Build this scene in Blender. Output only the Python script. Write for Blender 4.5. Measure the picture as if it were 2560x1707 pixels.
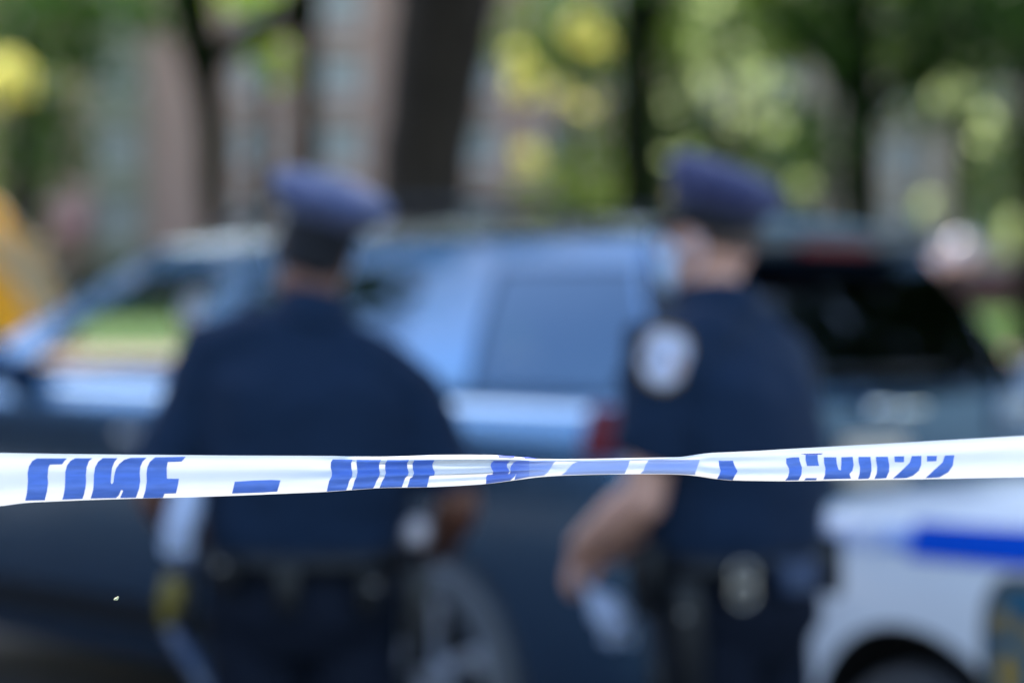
import bpy, bmesh, math, random
from mathutils.geometry import tessellate_polygon
from mathutils import Vector, Matrix, noise, Euler
R = math.radians
for o in list(bpy.data.objects): bpy.data.objects.remove(o)
scene = bpy.context.scene
COL = scene.collection
random.seed(7)

# ------------------------------------------------------------------ camera
CAM = Vector((0, 0, 1.60)); PITCH = R(-1.07); FOCAL = 85.0
FPX = 2352 * FOCAL / 36.0
cd = bpy.data.cameras.new('camera'); cam = bpy.data.objects.new('camera', cd); COL.objects.link(cam)
cam.location = CAM; cam.rotation_euler = (R(90) + PITCH, 0, 0)
cd.lens = FOCAL; cd.sensor_width = 36; cd.clip_end = 3000; cd.clip_start = 0.05
cd.dof.use_dof = True; cd.dof.focus_distance = 1.72; cd.dof.aperture_fstop = 2.65
cd.dof.aperture_blades = 0
scene.camera = cam

# ------------------------------------------------------------------ sky, sun, exposure
SUN_EL, SUN_AZ = R(44), R(-24)          # azimuth measured from +Y (behind the scene) towards +X
w = bpy.data.worlds.new('World'); scene.world = w; w.use_nodes = True
nt = w.node_tree; sky = nt.nodes.new('ShaderNodeTexSky'); sky.sky_type = 'NISHITA'; sky.sun_disc = False
sky.sun_elevation = SUN_EL; sky.sun_rotation = SUN_AZ; sky.air_density = 1.0; sky.dust_density = 1.2; sky.ozone_density = 1.2
bg = nt.nodes['Background']; bg.inputs[1].default_value = 0.125
nt.links.new(sky.outputs[0], bg.inputs[0])
sd = bpy.data.lights.new('sun', 'SUN'); sd.energy = 3.5; sd.angle = R(0.5); sd.color = (1, .93, .82)
sun = bpy.data.objects.new('sun', sd); COL.objects.link(sun)
sdir = Vector((math.sin(SUN_AZ) * math.cos(SUN_EL), math.cos(SUN_AZ) * math.cos(SUN_EL), math.sin(SUN_EL)))
sun.rotation_euler = sdir.to_track_quat('Z', 'Y').to_euler(); sun.location = (0, 0, 30)
vs = scene.view_settings; vs.view_transform = 'Standard'; vs.look = 'None'; vs.gamma = 1; vs.exposure = 2.02
scene.cycles.use_denoising = True
scene.cycles.max_bounces = 8; scene.cycles.transparent_max_bounces = 12
scene.cycles.caustics_reflective = False; scene.cycles.caustics_refractive = False

# ------------------------------------------------------------------ materials
def mat(name, col, rough=.6, metal=0., var=0., scale=8., bump=0., coat=0., ior=1.5, col2=None, trans=0., spec=.5, bscale=None, stretch=None, sheen=0.):
    m = bpy.data.materials.new(name); m.use_nodes = True; t = m.node_tree; b = t.nodes['Principled BSDF']
    b.inputs['Base Color'].default_value = (*col, 1); b.inputs['Roughness'].default_value = rough
    b.inputs['Metallic'].default_value = metal; b.inputs['Coat Weight'].default_value = coat
    b.inputs['Coat Roughness'].default_value = .03; b.inputs['IOR'].default_value = ior
    b.inputs['Specular IOR Level'].default_value = spec; b.inputs['Sheen Weight'].default_value = sheen
    tc = t.nodes.new('ShaderNodeTexCoord'); mp = t.nodes.new('ShaderNodeMapping'); t.links.new(tc.outputs['Object'], mp.inputs[0])
    if stretch: mp.inputs['Scale'].default_value = stretch
    if var or col2:
        n = t.nodes.new('ShaderNodeTexNoise'); n.inputs['Scale'].default_value = scale; n.inputs['Detail'].default_value = 6
        t.links.new(mp.outputs[0], n.inputs[0])
        r = t.nodes.new('ShaderNodeValToRGB'); t.links.new(n.outputs[0], r.inputs[0])
        c2 = col2 or tuple(c * (1 + var) for c in col); c1 = col if col2 else tuple(c * (1 - var) for c in col)
        r.color_ramp.elements[0].position = .35; r.color_ramp.elements[1].position = .65
        r.color_ramp.elements[0].color = (*c1, 1); r.color_ramp.elements[1].color = (*c2, 1)
        t.links.new(r.outputs[0], b.inputs['Base Color'])
    if bump:
        n2 = t.nodes.new('ShaderNodeTexNoise'); n2.inputs['Scale'].default_value = bscale or scale * 3; n2.inputs['Detail'].default_value = 4
        t.links.new(mp.outputs[0], n2.inputs[0])
        bp = t.nodes.new('ShaderNodeBump'); bp.inputs['Strength'].default_value = bump; bp.inputs['Distance'].default_value = .01
        t.links.new(n2.outputs[0], bp.inputs['Height']); t.links.new(bp.outputs[0], b.inputs['Normal'])
    if trans:
        tr = t.nodes.new('ShaderNodeBsdfTranslucent'); mx = t.nodes.new('ShaderNodeMixShader'); mx.inputs[0].default_value = trans
        tr.inputs[0].default_value = (*[min(1, c * 1.5) for c in (col2 or col)], 1)
        t.links.new(b.outputs[0], mx.inputs[1]); t.links.new(tr.outputs[0], mx.inputs[2])
        t.links.new(mx.outputs[0], t.nodes['Material Output'].inputs[0])
    return m

def glass_mat(name, tint, refl_ior=.05, through=.8, rtint=(1, 1, 1)):
    m = bpy.data.materials.new(name); m.use_nodes = True; t = m.node_tree; t.nodes.remove(t.nodes['Principled BSDF'])
    tr = t.nodes.new('ShaderNodeBsdfTransparent'); tr.inputs[0].default_value = (*[c * through for c in tint], 1)
    gl = t.nodes.new('ShaderNodeBsdfGlossy'); gl.inputs['Roughness'].default_value = .02; gl.inputs[0].default_value = (*rtint, 1)
    lw = t.nodes.new('ShaderNodeLayerWeight'); lw.inputs[0].default_value = .5
    pw = t.nodes.new('ShaderNodeMath'); pw.operation = 'POWER'; pw.inputs[1].default_value = 5; t.links.new(lw.outputs['Facing'], pw.inputs[0])
    fr = t.nodes.new('ShaderNodeMapRange'); fr.inputs['To Min'].default_value = refl_ior; fr.inputs['To Max'].default_value = 1; t.links.new(pw.outputs[0], fr.inputs[0])
    mx = t.nodes.new('ShaderNodeMixShader')
    t.links.new(fr.outputs[0], mx.inputs[0]); t.links.new(tr.outputs[0], mx.inputs[1]); t.links.new(gl.outputs[0], mx.inputs[2])
    t.links.new(mx.outputs[0], t.nodes['Material Output'].inputs[0])
    return m

def leaf_mat(name, dark, light, tcol, tfac=.5, scale=.6):
    m = bpy.data.materials.new(name); m.use_nodes = True; t = m.node_tree; b = t.nodes['Principled BSDF']
    g = t.nodes.new('ShaderNodeNewGeometry')
    n = t.nodes.new('ShaderNodeTexNoise'); n.inputs['Scale'].default_value = scale; n.inputs['Detail'].default_value = 8
    n.inputs['Roughness'].default_value = .75
    t.links.new(g.outputs['Position'], n.inputs[0])
    r = t.nodes.new('ShaderNodeValToRGB'); t.links.new(n.outputs[0], r.inputs[0])
    r.color_ramp.elements[0].position = .35; r.color_ramp.elements[1].position = .65
    r.color_ramp.elements[0].color = (*dark, 1); r.color_ramp.elements[1].color = (*light, 1)
    t.links.new(r.outputs[0], b.inputs['Base Color']); b.inputs['Roughness'].default_value = .65; b.inputs['Specular IOR Level'].default_value = .2
    tr = t.nodes.new('ShaderNodeBsdfTranslucent'); mx = t.nodes.new('ShaderNodeMixShader'); mx.inputs[0].default_value = tfac
    tr.inputs[0].default_value = (*tcol, 1)
    t.links.new(b.outputs[0], mx.inputs[1]); t.links.new(tr.outputs[0], mx.inputs[2]); t.links.new(mx.outputs[0], t.nodes['Material Output'].inputs[0])
    return m

def brick_mat(name, c1, c2, mortar, scale=4):
    m = bpy.data.materials.new(name); m.use_nodes = True; t = m.node_tree; b = t.nodes['Principled BSDF']
    tc = t.nodes.new('ShaderNodeTexCoord'); sp = t.nodes.new('ShaderNodeSeparateXYZ'); cb = t.nodes.new('ShaderNodeCombineXYZ')
    t.links.new(tc.outputs['Object'], sp.inputs[0]); t.links.new(sp.outputs['X'], cb.inputs['X']); t.links.new(sp.outputs['Z'], cb.inputs['Y'])
    k = t.nodes.new('ShaderNodeTexBrick'); t.links.new(cb.outputs[0], k.inputs[0]); k.inputs['Scale'].default_value = scale
    k.inputs['Color1'].default_value = (*c1, 1); k.inputs['Color2'].default_value = (*c2, 1); k.inputs['Mortar'].default_value = (*mortar, 1)
    n = t.nodes.new('ShaderNodeTexNoise'); n.inputs['Scale'].default_value = .35; n.inputs['Detail'].default_value = 5; t.links.new(tc.outputs['Object'], n.inputs[0])
    mr = t.nodes.new('ShaderNodeMapRange'); mr.inputs['To Min'].default_value = .75; mr.inputs['To Max'].default_value = 1.2; t.links.new(n.outputs[0], mr.inputs[0])
    mm = t.nodes.new('ShaderNodeVectorMath'); mm.operation = 'SCALE'; t.links.new(k.outputs[0], mm.inputs[0]); t.links.new(mr.outputs[0], mm.inputs['Scale'])
    t.links.new(mm.outputs[0], b.inputs['Base Color']); b.inputs['Roughness'].default_value = .85
    return m

M = {}
M['asphalt'] = mat('asphalt', (.03, .031, .034), .85, var=.3, scale=3, bump=.3, bscale=120)
M['paving'] = mat('paving', (.24, .13, .10), .85, var=.15, scale=2, bump=.15)
M['kerb'] = mat('kerb', (.3, .29, .27), .8, var=.15)
M['lawn'] = mat('lawn', (.024, .078, .008), .8, spec=.1, col2=(.075, .145, .014), scale=.7, bump=.5, bscale=30)
M['tape'] = mat('tape', (.77, .77, .785), .34, trans=.15, coat=.2, var=.015, scale=9, bump=.10, bscale=14, stretch=(1, 1, 12))
M['ink'] = mat('ink', (.115, .225, .66), .4, trans=.12, var=.10, scale=60, stretch=(1, 1, 6))
M['ink_pale'] = mat('ink_pale', (.42, .50, .84), .4, trans=.2, var=.05, scale=40, stretch=(1, 1, 6))
M['ink_deep'] = mat('ink_deep', (.012, .05, .55), .4)
M['ink_mid'] = mat('ink_mid', (.2, .28, .74), .4, trans=.15, var=.15, scale=50, stretch=(.4, 1, 8))
M['shirt'] = mat('shirt', (.0042, .0165, .043), .85, var=.15, scale=40, bump=.25, bscale=60, sheen=.04, spec=.25)
M['trouser'] = mat('trouser', (.002, .005, .014), .85, var=.15, scale=40, bump=.25, spec=.25)
M['cap_cloth'] = mat('cap_cloth', (.040, .042, .115), .75, var=.1, scale=40, bump=.2, sheen=.15)
M['cap_light'] = mat('cap_light', (.075, .087, .185), .75, var=.1, scale=40, bump=.2, sheen=.2)  # lighter copy of the cap cloth, sky light put into its colour
M['cap_band'] = mat('cap_band', (.004, .005, .010), .6, var=.1, scale=60)
M['leather'] = mat('leather', (.003, .004, .006), .45, var=.1, scale=60, bump=.1, coat=.1, spec=.3)
M['skin_dark'] = mat('skin_dark', (.17, .065, .038), .5, var=.1, scale=20, bump=.1, bscale=200)
M['skin_fair'] = mat('skin_fair', (.64, .33, .235), .5, var=.07, scale=20, bump=.1, bscale=200)
M['hair_black'] = mat('hair_black', (.008, .008, .012), .7, var=.3, scale=80, bump=.6, bscale=150)
M['hair_brown'] = mat('hair_brown', (.09, .055, .04), .7, var=.3, scale=80, bump=.6, bscale=150)
M['mask'] = mat('mask', (.50, .62, .78), .8, var=.05, bump=.2)
M['gold'] = mat('gold', (.75, .55, .22), .3, 1., var=.1)
M['nickel'] = mat('nickel', (.42, .38, .33), .25, 1.)
M['pale_plastic'] = mat('pale_plastic', (.62, .55, .58), .3, coat=.4)  # pale colour standing for a metal glint on the belt
M['glove'] = mat('glove', (.55, .62, .82), .4, var=.08, scale=30, bump=.3, trans=.1)
M['yellow'] = mat('yellow', (.17, .125, .012), .4, var=.08)
M['yellow_play'] = mat('yellow_play', (.90, .50, .03), .4, trans=.4, var=.1, scale=2)
M['cream'] = mat('cream', (.62, .50, .30), .6, var=.1, scale=2)
M['boot'] = mat('boot', (.01, .01, .012), .3, var=.1, coat=.3)
M['patch_white'] = mat('patch_white', (.62, .63, .78), .7, var=.06, scale=60)
M['patch_gold'] = mat('patch_gold', (.30, .19, .07), .7, var=.1, scale=60)
M['patch_tan'] = mat('patch_tan', (.50, .30, .22), .7)
M['patch_dark'] = mat('patch_dark', (.02, .025, .05), .7)
M['paint_blue'] = mat('paint_blue', (.115, .225, .37), .26, 1.0, var=.06, scale=2, coat=1., ior=1.6)
M['paint_white'] = mat('paint_white', (.86, .87, .89), .3, var=.02, scale=2, coat=.8)
M['paint_grey'] = mat('paint_grey', (.25, .29, .36), .3, .3, coat=1.)
M['stripe_blue'] = mat('stripe_blue', (.0, .075, .55), .7, spec=.05)
M['stripe_text'] = mat('stripe_text', (.12, .25, .62), .35, coat=.5)
M['decal_dark'] = mat('decal_dark', (.10, .085, .06), .4)
M['decal_teal'] = mat('decal_teal', (.012, .085, .16), .6, col2=(.04, .14, .2), scale=14, spec=.2)
M['decal_gold'] = mat('decal_gold', (.34, .22, .05), .4)
M['black_trim'] = mat('black_trim', (.005, .006, .008), .4, var=.1)
M['rubber'] = mat('rubber', (.10, .105, .115), .6, var=.2, scale=10, bump=.1)
M['well'] = mat('well', (.006, .006, .007), .9)
M['alloy'] = mat('alloy', (.55, .57, .62), .28, .85, var=.05)
M['chrome'] = mat('chrome', (.75, .77, .8), .08, 1.)
M['lamp_red'] = mat('lamp_red', (.15, .002, .008), .35, spec=.2, var=.1)
M['lamp_clear'] = mat('lamp_clear', (.75, .77, .8), .1, coat=1.)
M['plate'] = mat('plate', (.60, .48, .36), .4, var=.05)
M['seat_grey'] = mat('seat_grey', (.42, .42, .44), .7, var=.05)
M['seat_dark'] = mat('seat_dark', (.03, .03, .035), .7, var=.1)
M['glass_clear'] = glass_mat('glass_clear', (.85, .95, .9), .045, .92)
M['glass_tint'] = glass_mat('glass_tint', (.5, .62, .52), .045, .9)
M['glass_dark'] = glass_mat('glass_dark', (.06, .07, .08), .06, .5)
M['glass_reflect'] = glass_mat('glass_reflect', (.10, .12, .16), .17, .5, (.46, .70, 1.0))
M['bark'] = mat('bark', (.040, .033, .026), .9, spec=.1, var=.35, scale=6, bump=.8, bscale=14, stretch=(1, 1, .25))
M['bark_moss'] = mat('bark_moss', (.003, .005, .003), .9, spec=.05, col2=(.012, .020, .003), scale=2, bump=.7, bscale=14, stretch=(1, 1, .3))
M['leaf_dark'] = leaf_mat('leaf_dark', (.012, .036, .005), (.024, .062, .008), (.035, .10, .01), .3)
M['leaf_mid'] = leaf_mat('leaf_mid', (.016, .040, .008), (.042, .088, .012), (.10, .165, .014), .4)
M['leaf_bright'] = leaf_mat('leaf_bright', (.07, .10, .025), (.34, .36, .12), (.90, .88, .26), .5)  # glow of sunlit leaves put into these bright colours
M['leaf_pale'] = leaf_mat('leaf_pale', (.08, .11, .04), (.28, .34, .16), (.62, .74, .34), .5)  # greener variant, sunlight likewise put into the leaf colour
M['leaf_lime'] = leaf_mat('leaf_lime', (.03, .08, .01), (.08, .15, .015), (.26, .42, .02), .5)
M['brick'] = brick_mat('brick', (.38, .20, .15), (.45, .255, .19), (.42, .31, .25))
M['brick_beige'] = brick_mat('brick_beige', (.44, .30, .21), (.50, .36, .26), (.46, .38, .30))
M['stone'] = mat('stone', (.25, .225, .155), .8, var=.12, scale=.5)
M['win_frame'] = mat('win_frame', (.70, .68, .64), .5, var=.05)
M['win_pane'] = mat('win_pane', (.30, .285, .26), .25, spec=.25)
M['awning'] = mat('awning', (.48, .22, .19), .8, var=.1)
M['maroon'] = mat('maroon', (.10, .022, .022), .7, var=.2, scale=1)
M['globe'] = mat('globe', (.66, .63, .63), .3, coat=.5)
M['iron'] = mat('iron', (.012, .014, .014), .5, var=.2)

def fade_mat(name, c1, c2, x0, x1):
    m = mat(name, c1, .4, trans=.15); t = m.node_tree; b = t.nodes['Principled BSDF']
    tc = t.nodes.new('ShaderNodeTexCoord'); sp = t.nodes.new('ShaderNodeSeparateXYZ'); t.links.new(tc.outputs['Object'], sp.inputs[0])
    n = t.nodes.new('ShaderNodeTexNoise'); mp = t.nodes.new('ShaderNodeMapping'); mp.inputs['Scale'].default_value = (20, 1, 300); t.links.new(tc.outputs['Object'], mp.inputs[0]); t.links.new(mp.outputs[0], n.inputs[0])
    mr = t.nodes.new('ShaderNodeMapRange'); mr.inputs['From Min'].default_value = x0; mr.inputs['From Max'].default_value = x1
    ad = t.nodes.new('ShaderNodeMath'); ad.operation = 'MULTIPLY_ADD'; ad.inputs[1].default_value = .02; t.links.new(n.outputs[0], ad.inputs[0]); t.links.new(sp.outputs['X'], ad.inputs[2])
    t.links.new(ad.outputs[0], mr.inputs[0])
    mx = t.nodes.new('ShaderNodeMix'); mx.data_type = 'RGBA'; mx.inputs[6].default_value = (*c1, 1); mx.inputs[7].default_value = (*c2, 1)
    t.links.new(mr.outputs[0], mx.inputs[0]); t.links.new(mx.outputs[2], b.inputs['Base Color']); return m
M['ink_mid'] = fade_mat('ink_fade', (.16, .25, .72), (.44, .51, .84), .008 + (1250 - 1280) * 3.1e-4 * 0 - .002, .030)

# ------------------------------------------------------------------ mesh helpers
def children(o): return [c for c in bpy.data.objects if c.parent == o]
def obj(name, bm, m, parent=None, smooth=True, label=None):
    me = bpy.data.meshes.new(name); bm.normal_update(); bm.to_mesh(me); bm.free()
    o = bpy.data.objects.new(name, me); COL.objects.link(o)
    if m: me.materials.append(m)
    if smooth:
        for p in me.polygons: p.use_smooth = True
    if parent: o.parent = parent
    if label: o['label'] = label
    return o
def thing(name, label, cat, loc=(0, 0, 0), rz=0, group=None):
    o = bpy.data.objects.new(name, None); COL.objects.link(o); o.location = loc; o.rotation_euler = (0, 0, rz)
    o.empty_display_size = .1; o['label'] = label; o['category'] = cat
    if group: o['group'] = group
    return o
def tag(o, label, cat, group=None):
    o['label'] = label; o['category'] = cat
    if group: o['group'] = group
    return o
def structure(name, bm, m, smooth=False):
    o = obj(name, bm, m, None, smooth); o['kind'] = 'structure'; return o
def bake(o):
    dg = bpy.context.evaluated_depsgraph_get(); dg.update()
    me = bpy.data.meshes.new_from_object(o.evaluated_get(dg)); old = o.data; o.modifiers.clear(); o.data = me
    for p in me.polygons: p.use_smooth = True
    return o
def auto(o, ang=40):
    me = o.data; bm = bmesh.new(); bm.from_mesh(me)
    for e in bm.edges:
        if len(e.link_faces) == 2 and e.calc_face_angle(0) > R(ang): e.smooth = False
    bm.to_mesh(me); bm.free(); return o

def box(bm, c, s, rot=None, bevel=0.):
    r = bmesh.ops.create_cube(bm, size=1.0)
    mt = Matrix.Translation(c) @ (rot.to_4x4() if rot else Matrix.Identity(4)) @ Matrix.Diagonal((*s, 1))
    bmesh.ops.transform(bm, matrix=mt, verts=r['verts'])
    if bevel:
        es = list({e for v in r['verts'] for e in v.link_edges})
        bmesh.ops.bevel(bm, geom=es, offset=bevel, segments=2, affect='EDGES', profile=.5)
_SPH = {}
def ell(bm, c, r, rot=None, seg=20, mtx=None):
    if seg not in _SPH:
        nv = max(6, seg // 2)
        _SPH[seg] = ([[Vector((math.sin(math.pi * j / nv) * math.cos(2 * math.pi * i / seg), math.sin(math.pi * j / nv) * math.sin(2 * math.pi * i / seg), math.cos(math.pi * j / nv))) for i in range(seg)] for j in range(1, nv)])
    mt = Matrix.Translation(c) @ (rot.to_4x4() if rot else Matrix.Identity(4)) @ Matrix.Diagonal((*r, 1))
    if mtx: mt = mtx @ mt
    rows = [[bm.verts.new(mt @ p) for p in row] for row in _SPH[seg]]
    a, b = bm.verts.new(mt @ Vector((0, 0, 1))), bm.verts.new(mt @ Vector((0, 0, -1)))
    for i in range(seg):
        k = (i + 1) % seg
        bm.faces.new((a, rows[0][i], rows[0][k])); bm.faces.new((b, rows[-1][k], rows[-1][i]))
        for p, q in zip(rows, rows[1:]): bm.faces.new((p[i], q[i], q[k], p[k]))
def loft(bm, rings, cap=True):
    vr = [[bm.verts.new(p) for p in ring] for ring in rings]
    n = len(vr[0])
    for a, b in zip(vr, vr[1:]):
        for i in range(n): bm.faces.new((a[i], a[(i + 1) % n], b[(i + 1) % n], b[i]))
    if cap:
        bm.faces.new(list(reversed(vr[0]))); bm.faces.new(vr[-1])
    return vr
def ring_ellipse(c, rx, ry, n=28, p=2.0, ax=Vector((1, 0, 0)), ay=Vector((0, 1, 0))):
    out = []
    for i in range(n):
        a = 2 * math.pi * i / n; ca, sa = math.cos(a), math.sin(a)
        x = math.copysign(abs(ca) ** (2 / p), ca) * rx; y = math.copysign(abs(sa) ** (2 / p), sa) * ry
        out.append(Vector(c) + ax * x + ay * y)
    return out
def tube(bm, pts, radii, n=16, cap=True):
    pts = [Vector(p) for p in pts]; rings = []; nrm = None
    for i, p in enumerate(pts):
        t = (pts[min(i + 1, len(pts) - 1)] - pts[max(i - 1, 0)]).normalized()
        if nrm is None:
            nrm = t.cross(Vector((0, 0, 1)) if abs(t.z) < .9 else Vector((0, 1, 0))).normalized()
        nrm = (nrm - t * nrm.dot(t)).normalized(); b = t.cross(nrm)
        r = radii[i] if isinstance(radii, (list, tuple)) else radii
        rx, ry = r if isinstance(r, (list, tuple)) else (r, r)
        rings.append(ring_ellipse(p, rx, ry, n, 2, nrm, b))
    return loft(bm, rings, cap)
def chain(bm, pts, radii, dens=.35):
    pts = [Vector(p) for p in pts]
    for (a, b, ra, rb) in zip(pts, pts[1:], radii, radii[1:]):
        L = (b - a).length; n = max(2, int(L / (min(ra, rb) * dens)))
        for i in range(n + 1):
            t = i / n; ell(bm, a.lerp(b, t), [ra + (rb - ra) * t] * 3, seg=12)
def remeshed(name, bm, m, parent, voxel, smooth_it=4, wr=0., wscale=9., warp=None):
    if warp:
        for v in bm.verts: v.co = warp(v.co)
    bmesh.ops.recalc_face_normals(bm, faces=bm.faces)
    o = obj(name, bm, m, parent)
    r = o.modifiers.new('r', 'REMESH'); r.mode = 'VOXEL'; r.voxel_size = voxel
    s = o.modifiers.new('s', 'SMOOTH'); s.factor = .5; s.iterations = smooth_it
    bake(o)
    if wr:
        for v in o.data.vertices:
            q = v.co * wscale; d = noise.noise(Vector((q.x, q.y, q.z * 1.6))) + .5 * noise.noise(Vector((q.x * 2.1, q.y * 2.1, q.z * 3)))
            v.co += v.normal * d * wr
    if not o.data.materials: o.data.materials.append(m)
    return o

def PX(u, v, d):
    """world point seen at pixel (u,v) of the 2352-wide picture at distance d along the view axis"""
    x = (u - 1176) / FPX * d; zc = -(v - 784) / FPX * d
    cp, sp = math.cos(PITCH), math.sin(PITCH)
    return Vector((x, d * cp - zc * sp, CAM.z + d * sp + zc * cp))

# ------------------------------------------------------------------ ground
def sheet(x0, x1, y0, y1, z, n=(1, 1)):
    bm = bmesh.new(); vs_ = [[bm.verts.new((x0 + (x1 - x0) * i / n[0], y0 + (y1 - y0) * j / n[1], z)) for j in range(n[1] + 1)] for i in range(n[0] + 1)]
    for i in range(n[0]):
        for j in range(n[1]): bm.faces.new((vs_[i][j], vs_[i + 1][j], vs_[i + 1][j + 1], vs_[i][j + 1]))
    return bm
structure('ground', sheet(-900, 900, -300, 1500, -.004), M['lawn'])
structure('road', sheet(-200, 200, -40, 42, 0), M['asphalt'])
bm = bmesh.new(); box(bm, (0, 42.1, .06), (400, .2, .12)); structure('kerb', bm, M['kerb'])
structure('pavement', sheet(-200, 200, 42.2, 66, .10), M['paving'])
bm = sheet(-200, 200, 66, 106, .10, (1, 12))
for v in bm.verts: v.co.z = .10 + 1.25 * ((v.co.y - 66) / 40) ** 1.0 + .12 * math.sin((v.co.y - 66) * .15)
structure('lawn', bm, M['lawn'], True)
bm = bmesh.new()
for y in (3.0,): box(bm, (0, y, .004), (60, .1, .004))
structure('road_marking', bm, mat('line_white', (.6, .6, .58), .7, var=.2, scale=8))

# ------------------------------------------------------------------ buildings
def building(name, label, x0, x1, y, h, brick, cols, rows, ww=1.15, wh=1.75, bay=None, depth=14):
    t = thing(name, label, 'building', ((x0 + x1) / 2, y, 0))
    W = x1 - x0; cx = (x0 + x1) / 2
    xs = [c - cx for c in cols]
    # wall with real window openings: strips around them
    bm = bmesh.new(); gx = sorted({-W / 2, W / 2, *[x - ww / 2 for x in xs], *[x + ww / 2 for x in xs]})
    gz = sorted({0, h, *[z - wh / 2 for z in rows], *[z + wh / 2 for z in rows]})
    for i in range(len(gx) - 1):
        for j in range(len(gz) - 1):
            mx, mz = (gx[i] + gx[i + 1]) / 2, (gz[j] + gz[j + 1]) / 2
            if any(abs(mx - x) < ww / 2 for x in xs) and any(abs(mz - z) < wh / 2 for z in rows): continue
            a = [(gx[i], 0, gz[j]), (gx[i + 1], 0, gz[j]), (gx[i + 1], 0, gz[j + 1]), (gx[i], 0, gz[j + 1])]
            bm.faces.new([bm.verts.new(p) for p in a])
    for x in xs:
        for z in rows:
            for (p, q) in (((x - ww / 2, z - wh / 2), (x - ww / 2, z + wh / 2)), ((x - ww / 2, z + wh / 2), (x + ww / 2, z + wh / 2)),
                           ((x + ww / 2, z + wh / 2), (x + ww / 2, z - wh / 2)), ((x + ww / 2, z - wh / 2), (x - ww / 2, z - wh / 2))):
                bm.faces.new([bm.verts.new(c) for c in ((p[0], 0, p[1]), (q[0], 0, q[1]), (q[0], .25, q[1]), (p[0], .25, p[1]))])
    for sx in (-1, 1):
        bm.faces.new([bm.verts.new(c) for c in ((sx * W / 2, 0, 0), (sx * W / 2, depth, 0), (sx * W / 2, depth, h), (sx * W / 2, 0, h))])
    bm.faces.new([bm.verts.new(c) for c in ((-W / 2, depth, 0), (W / 2, depth, 0), (W / 2, depth, h), (-W / 2, depth, h))])
    bmesh.ops.remove_doubles(bm, verts=bm.verts, dist=.001)
    obj('wall', bm, brick, t, False)
    bm = bmesh.new(); box(bm, (0, depth / 2, h + .3), (W + .8, depth + .8, .6)); obj('roof', bm, M['stone'], t, False)
    if bay:
        bm = bmesh.new(); b0, b1 = bay[0] - cx, bay[1] - cx; zc = rows
        prev = 0
        for z in list(rows) + [None]:
            z1 = h if z is None else z - wh / 2
            box(bm, ((b0 + b1) / 2, -.2, (prev + z1) / 2), (b1 - b0, .38, z1 - prev))
            if z is None: break
            xw = (b0 + b1) / 2
            for s in (-1, 1): box(bm, (xw + s * ((b1 - b0) / 2 + ww / 2) / 2, -.2, z), ((b1 - b0) / 2 - ww / 2, .38, wh - .004))
            prev = z + wh / 2
        obj('stone_bay', bm, M['stone'], t, False)
    fm = None
    for x in xs:
        for z in rows:
            if fm is None:
                bm = bmesh.new()
                for s in (-1, 1):
                    box(bm, (s * (ww / 2 - .05), .16, 0), (.1, .08, wh)); box(bm, (0, .165, s * (wh / 2 - .05)), (ww - .2, .08, .1))
                box(bm, (0, .155, 0), (ww - .2, .06, .07)); box(bm, (0, -.05, -wh / 2 - .06), (ww + .25, .2, .12))
                f = obj('window', bm, M['win_frame'], t, False); f.location = (x, 0, z); fm = f.data
                bm = bmesh.new(); box(bm, (0, .19, 0), (ww - .2, .02, wh - .2)); p = obj('pane', bm, M['win_pane'], f, False); pm = p.data
            else:
                f = bpy.data.objects.new('window', fm); COL.objects.link(f); f.parent = t; f.location = (x, 0, z)
                p = bpy.data.objects.new('pane', pm); COL.objects.link(p); p.parent = f
    return t
rowsz = [2.2, 5.3, 8.4, 11.5, 14.6, 17.7]
def bx_(u, d=107): return (u - 1176) / FPX * d
building('apartment_building', 'pinkish brown brick apartment block with pale windows behind the left trees', bx_(-260), bx_(1530), 107, 24, M['brick'],
         [bx_(u) for u in (-120, 75, 275, 590, 785, 1100, 1290, 1450)], rowsz, ww=1.7, wh=1.8, bay=(bx_(215), bx_(335)))
building('apartment_building', 'beige brick apartment block behind the trees at the right', bx_(1560), bx_(2900), 116, 22, M['brick_beige'],
         [bx_(u, 116) for u in (1640, 1800, 2080, 2260, 2420, 2600, 2760)], rowsz, ww=1.8, wh=1.9)
bm = bmesh.new(); x0, x1 = bx_(1100, 110), bx_(1600, 110)
building('apartment_building', 'tall brown brick apartment block far off beyond the right end of the lawn', 40, 85, 122, 24, M['brick'],
         [43 + 4.2 * i for i in range(10)], rowsz, ww=1.7, wh=1.8)
# awning at the entrance
t = thing('awning', 'faded red entrance awning on the brick block at the far left', 'awning', (bx_(118, 105), 106.9, 4.2))
bm = bmesh.new(); loft(bm, [[Vector((-1.3, 0, 1.3)), Vector((-1.3, -1.6, .5)), Vector((-1.3, -1.6, .1)), Vector((-1.3, 0, .1))], [Vector((1.3, 0, 1.3)), Vector((1.3, -1.6, .5)), Vector((1.3, -1.6, .1)), Vector((1.3, 0, .1))]])
obj('canopy', bm, M['awning'], t, False)
bm = bmesh.new()
bm.free()
for s in (-1, 1):
    bm = bmesh.new(); tube(bm, [(s * 1.25, -1.55, -4.1), (s * 1.25, -1.55, .1)], .04, 8); obj('post', bm, M['iron'], t)
# dark red low wall at the right
bm = bmesh.new(); box(bm, (bx_(2500, 104), 104.3, 1.45), (18, .4, 2.7), bevel=.03)
tag(obj('garden_wall', bm, M['maroon'], None, False), 'dark maroon garden wall along the lawn behind the grey car', 'wall')

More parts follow.
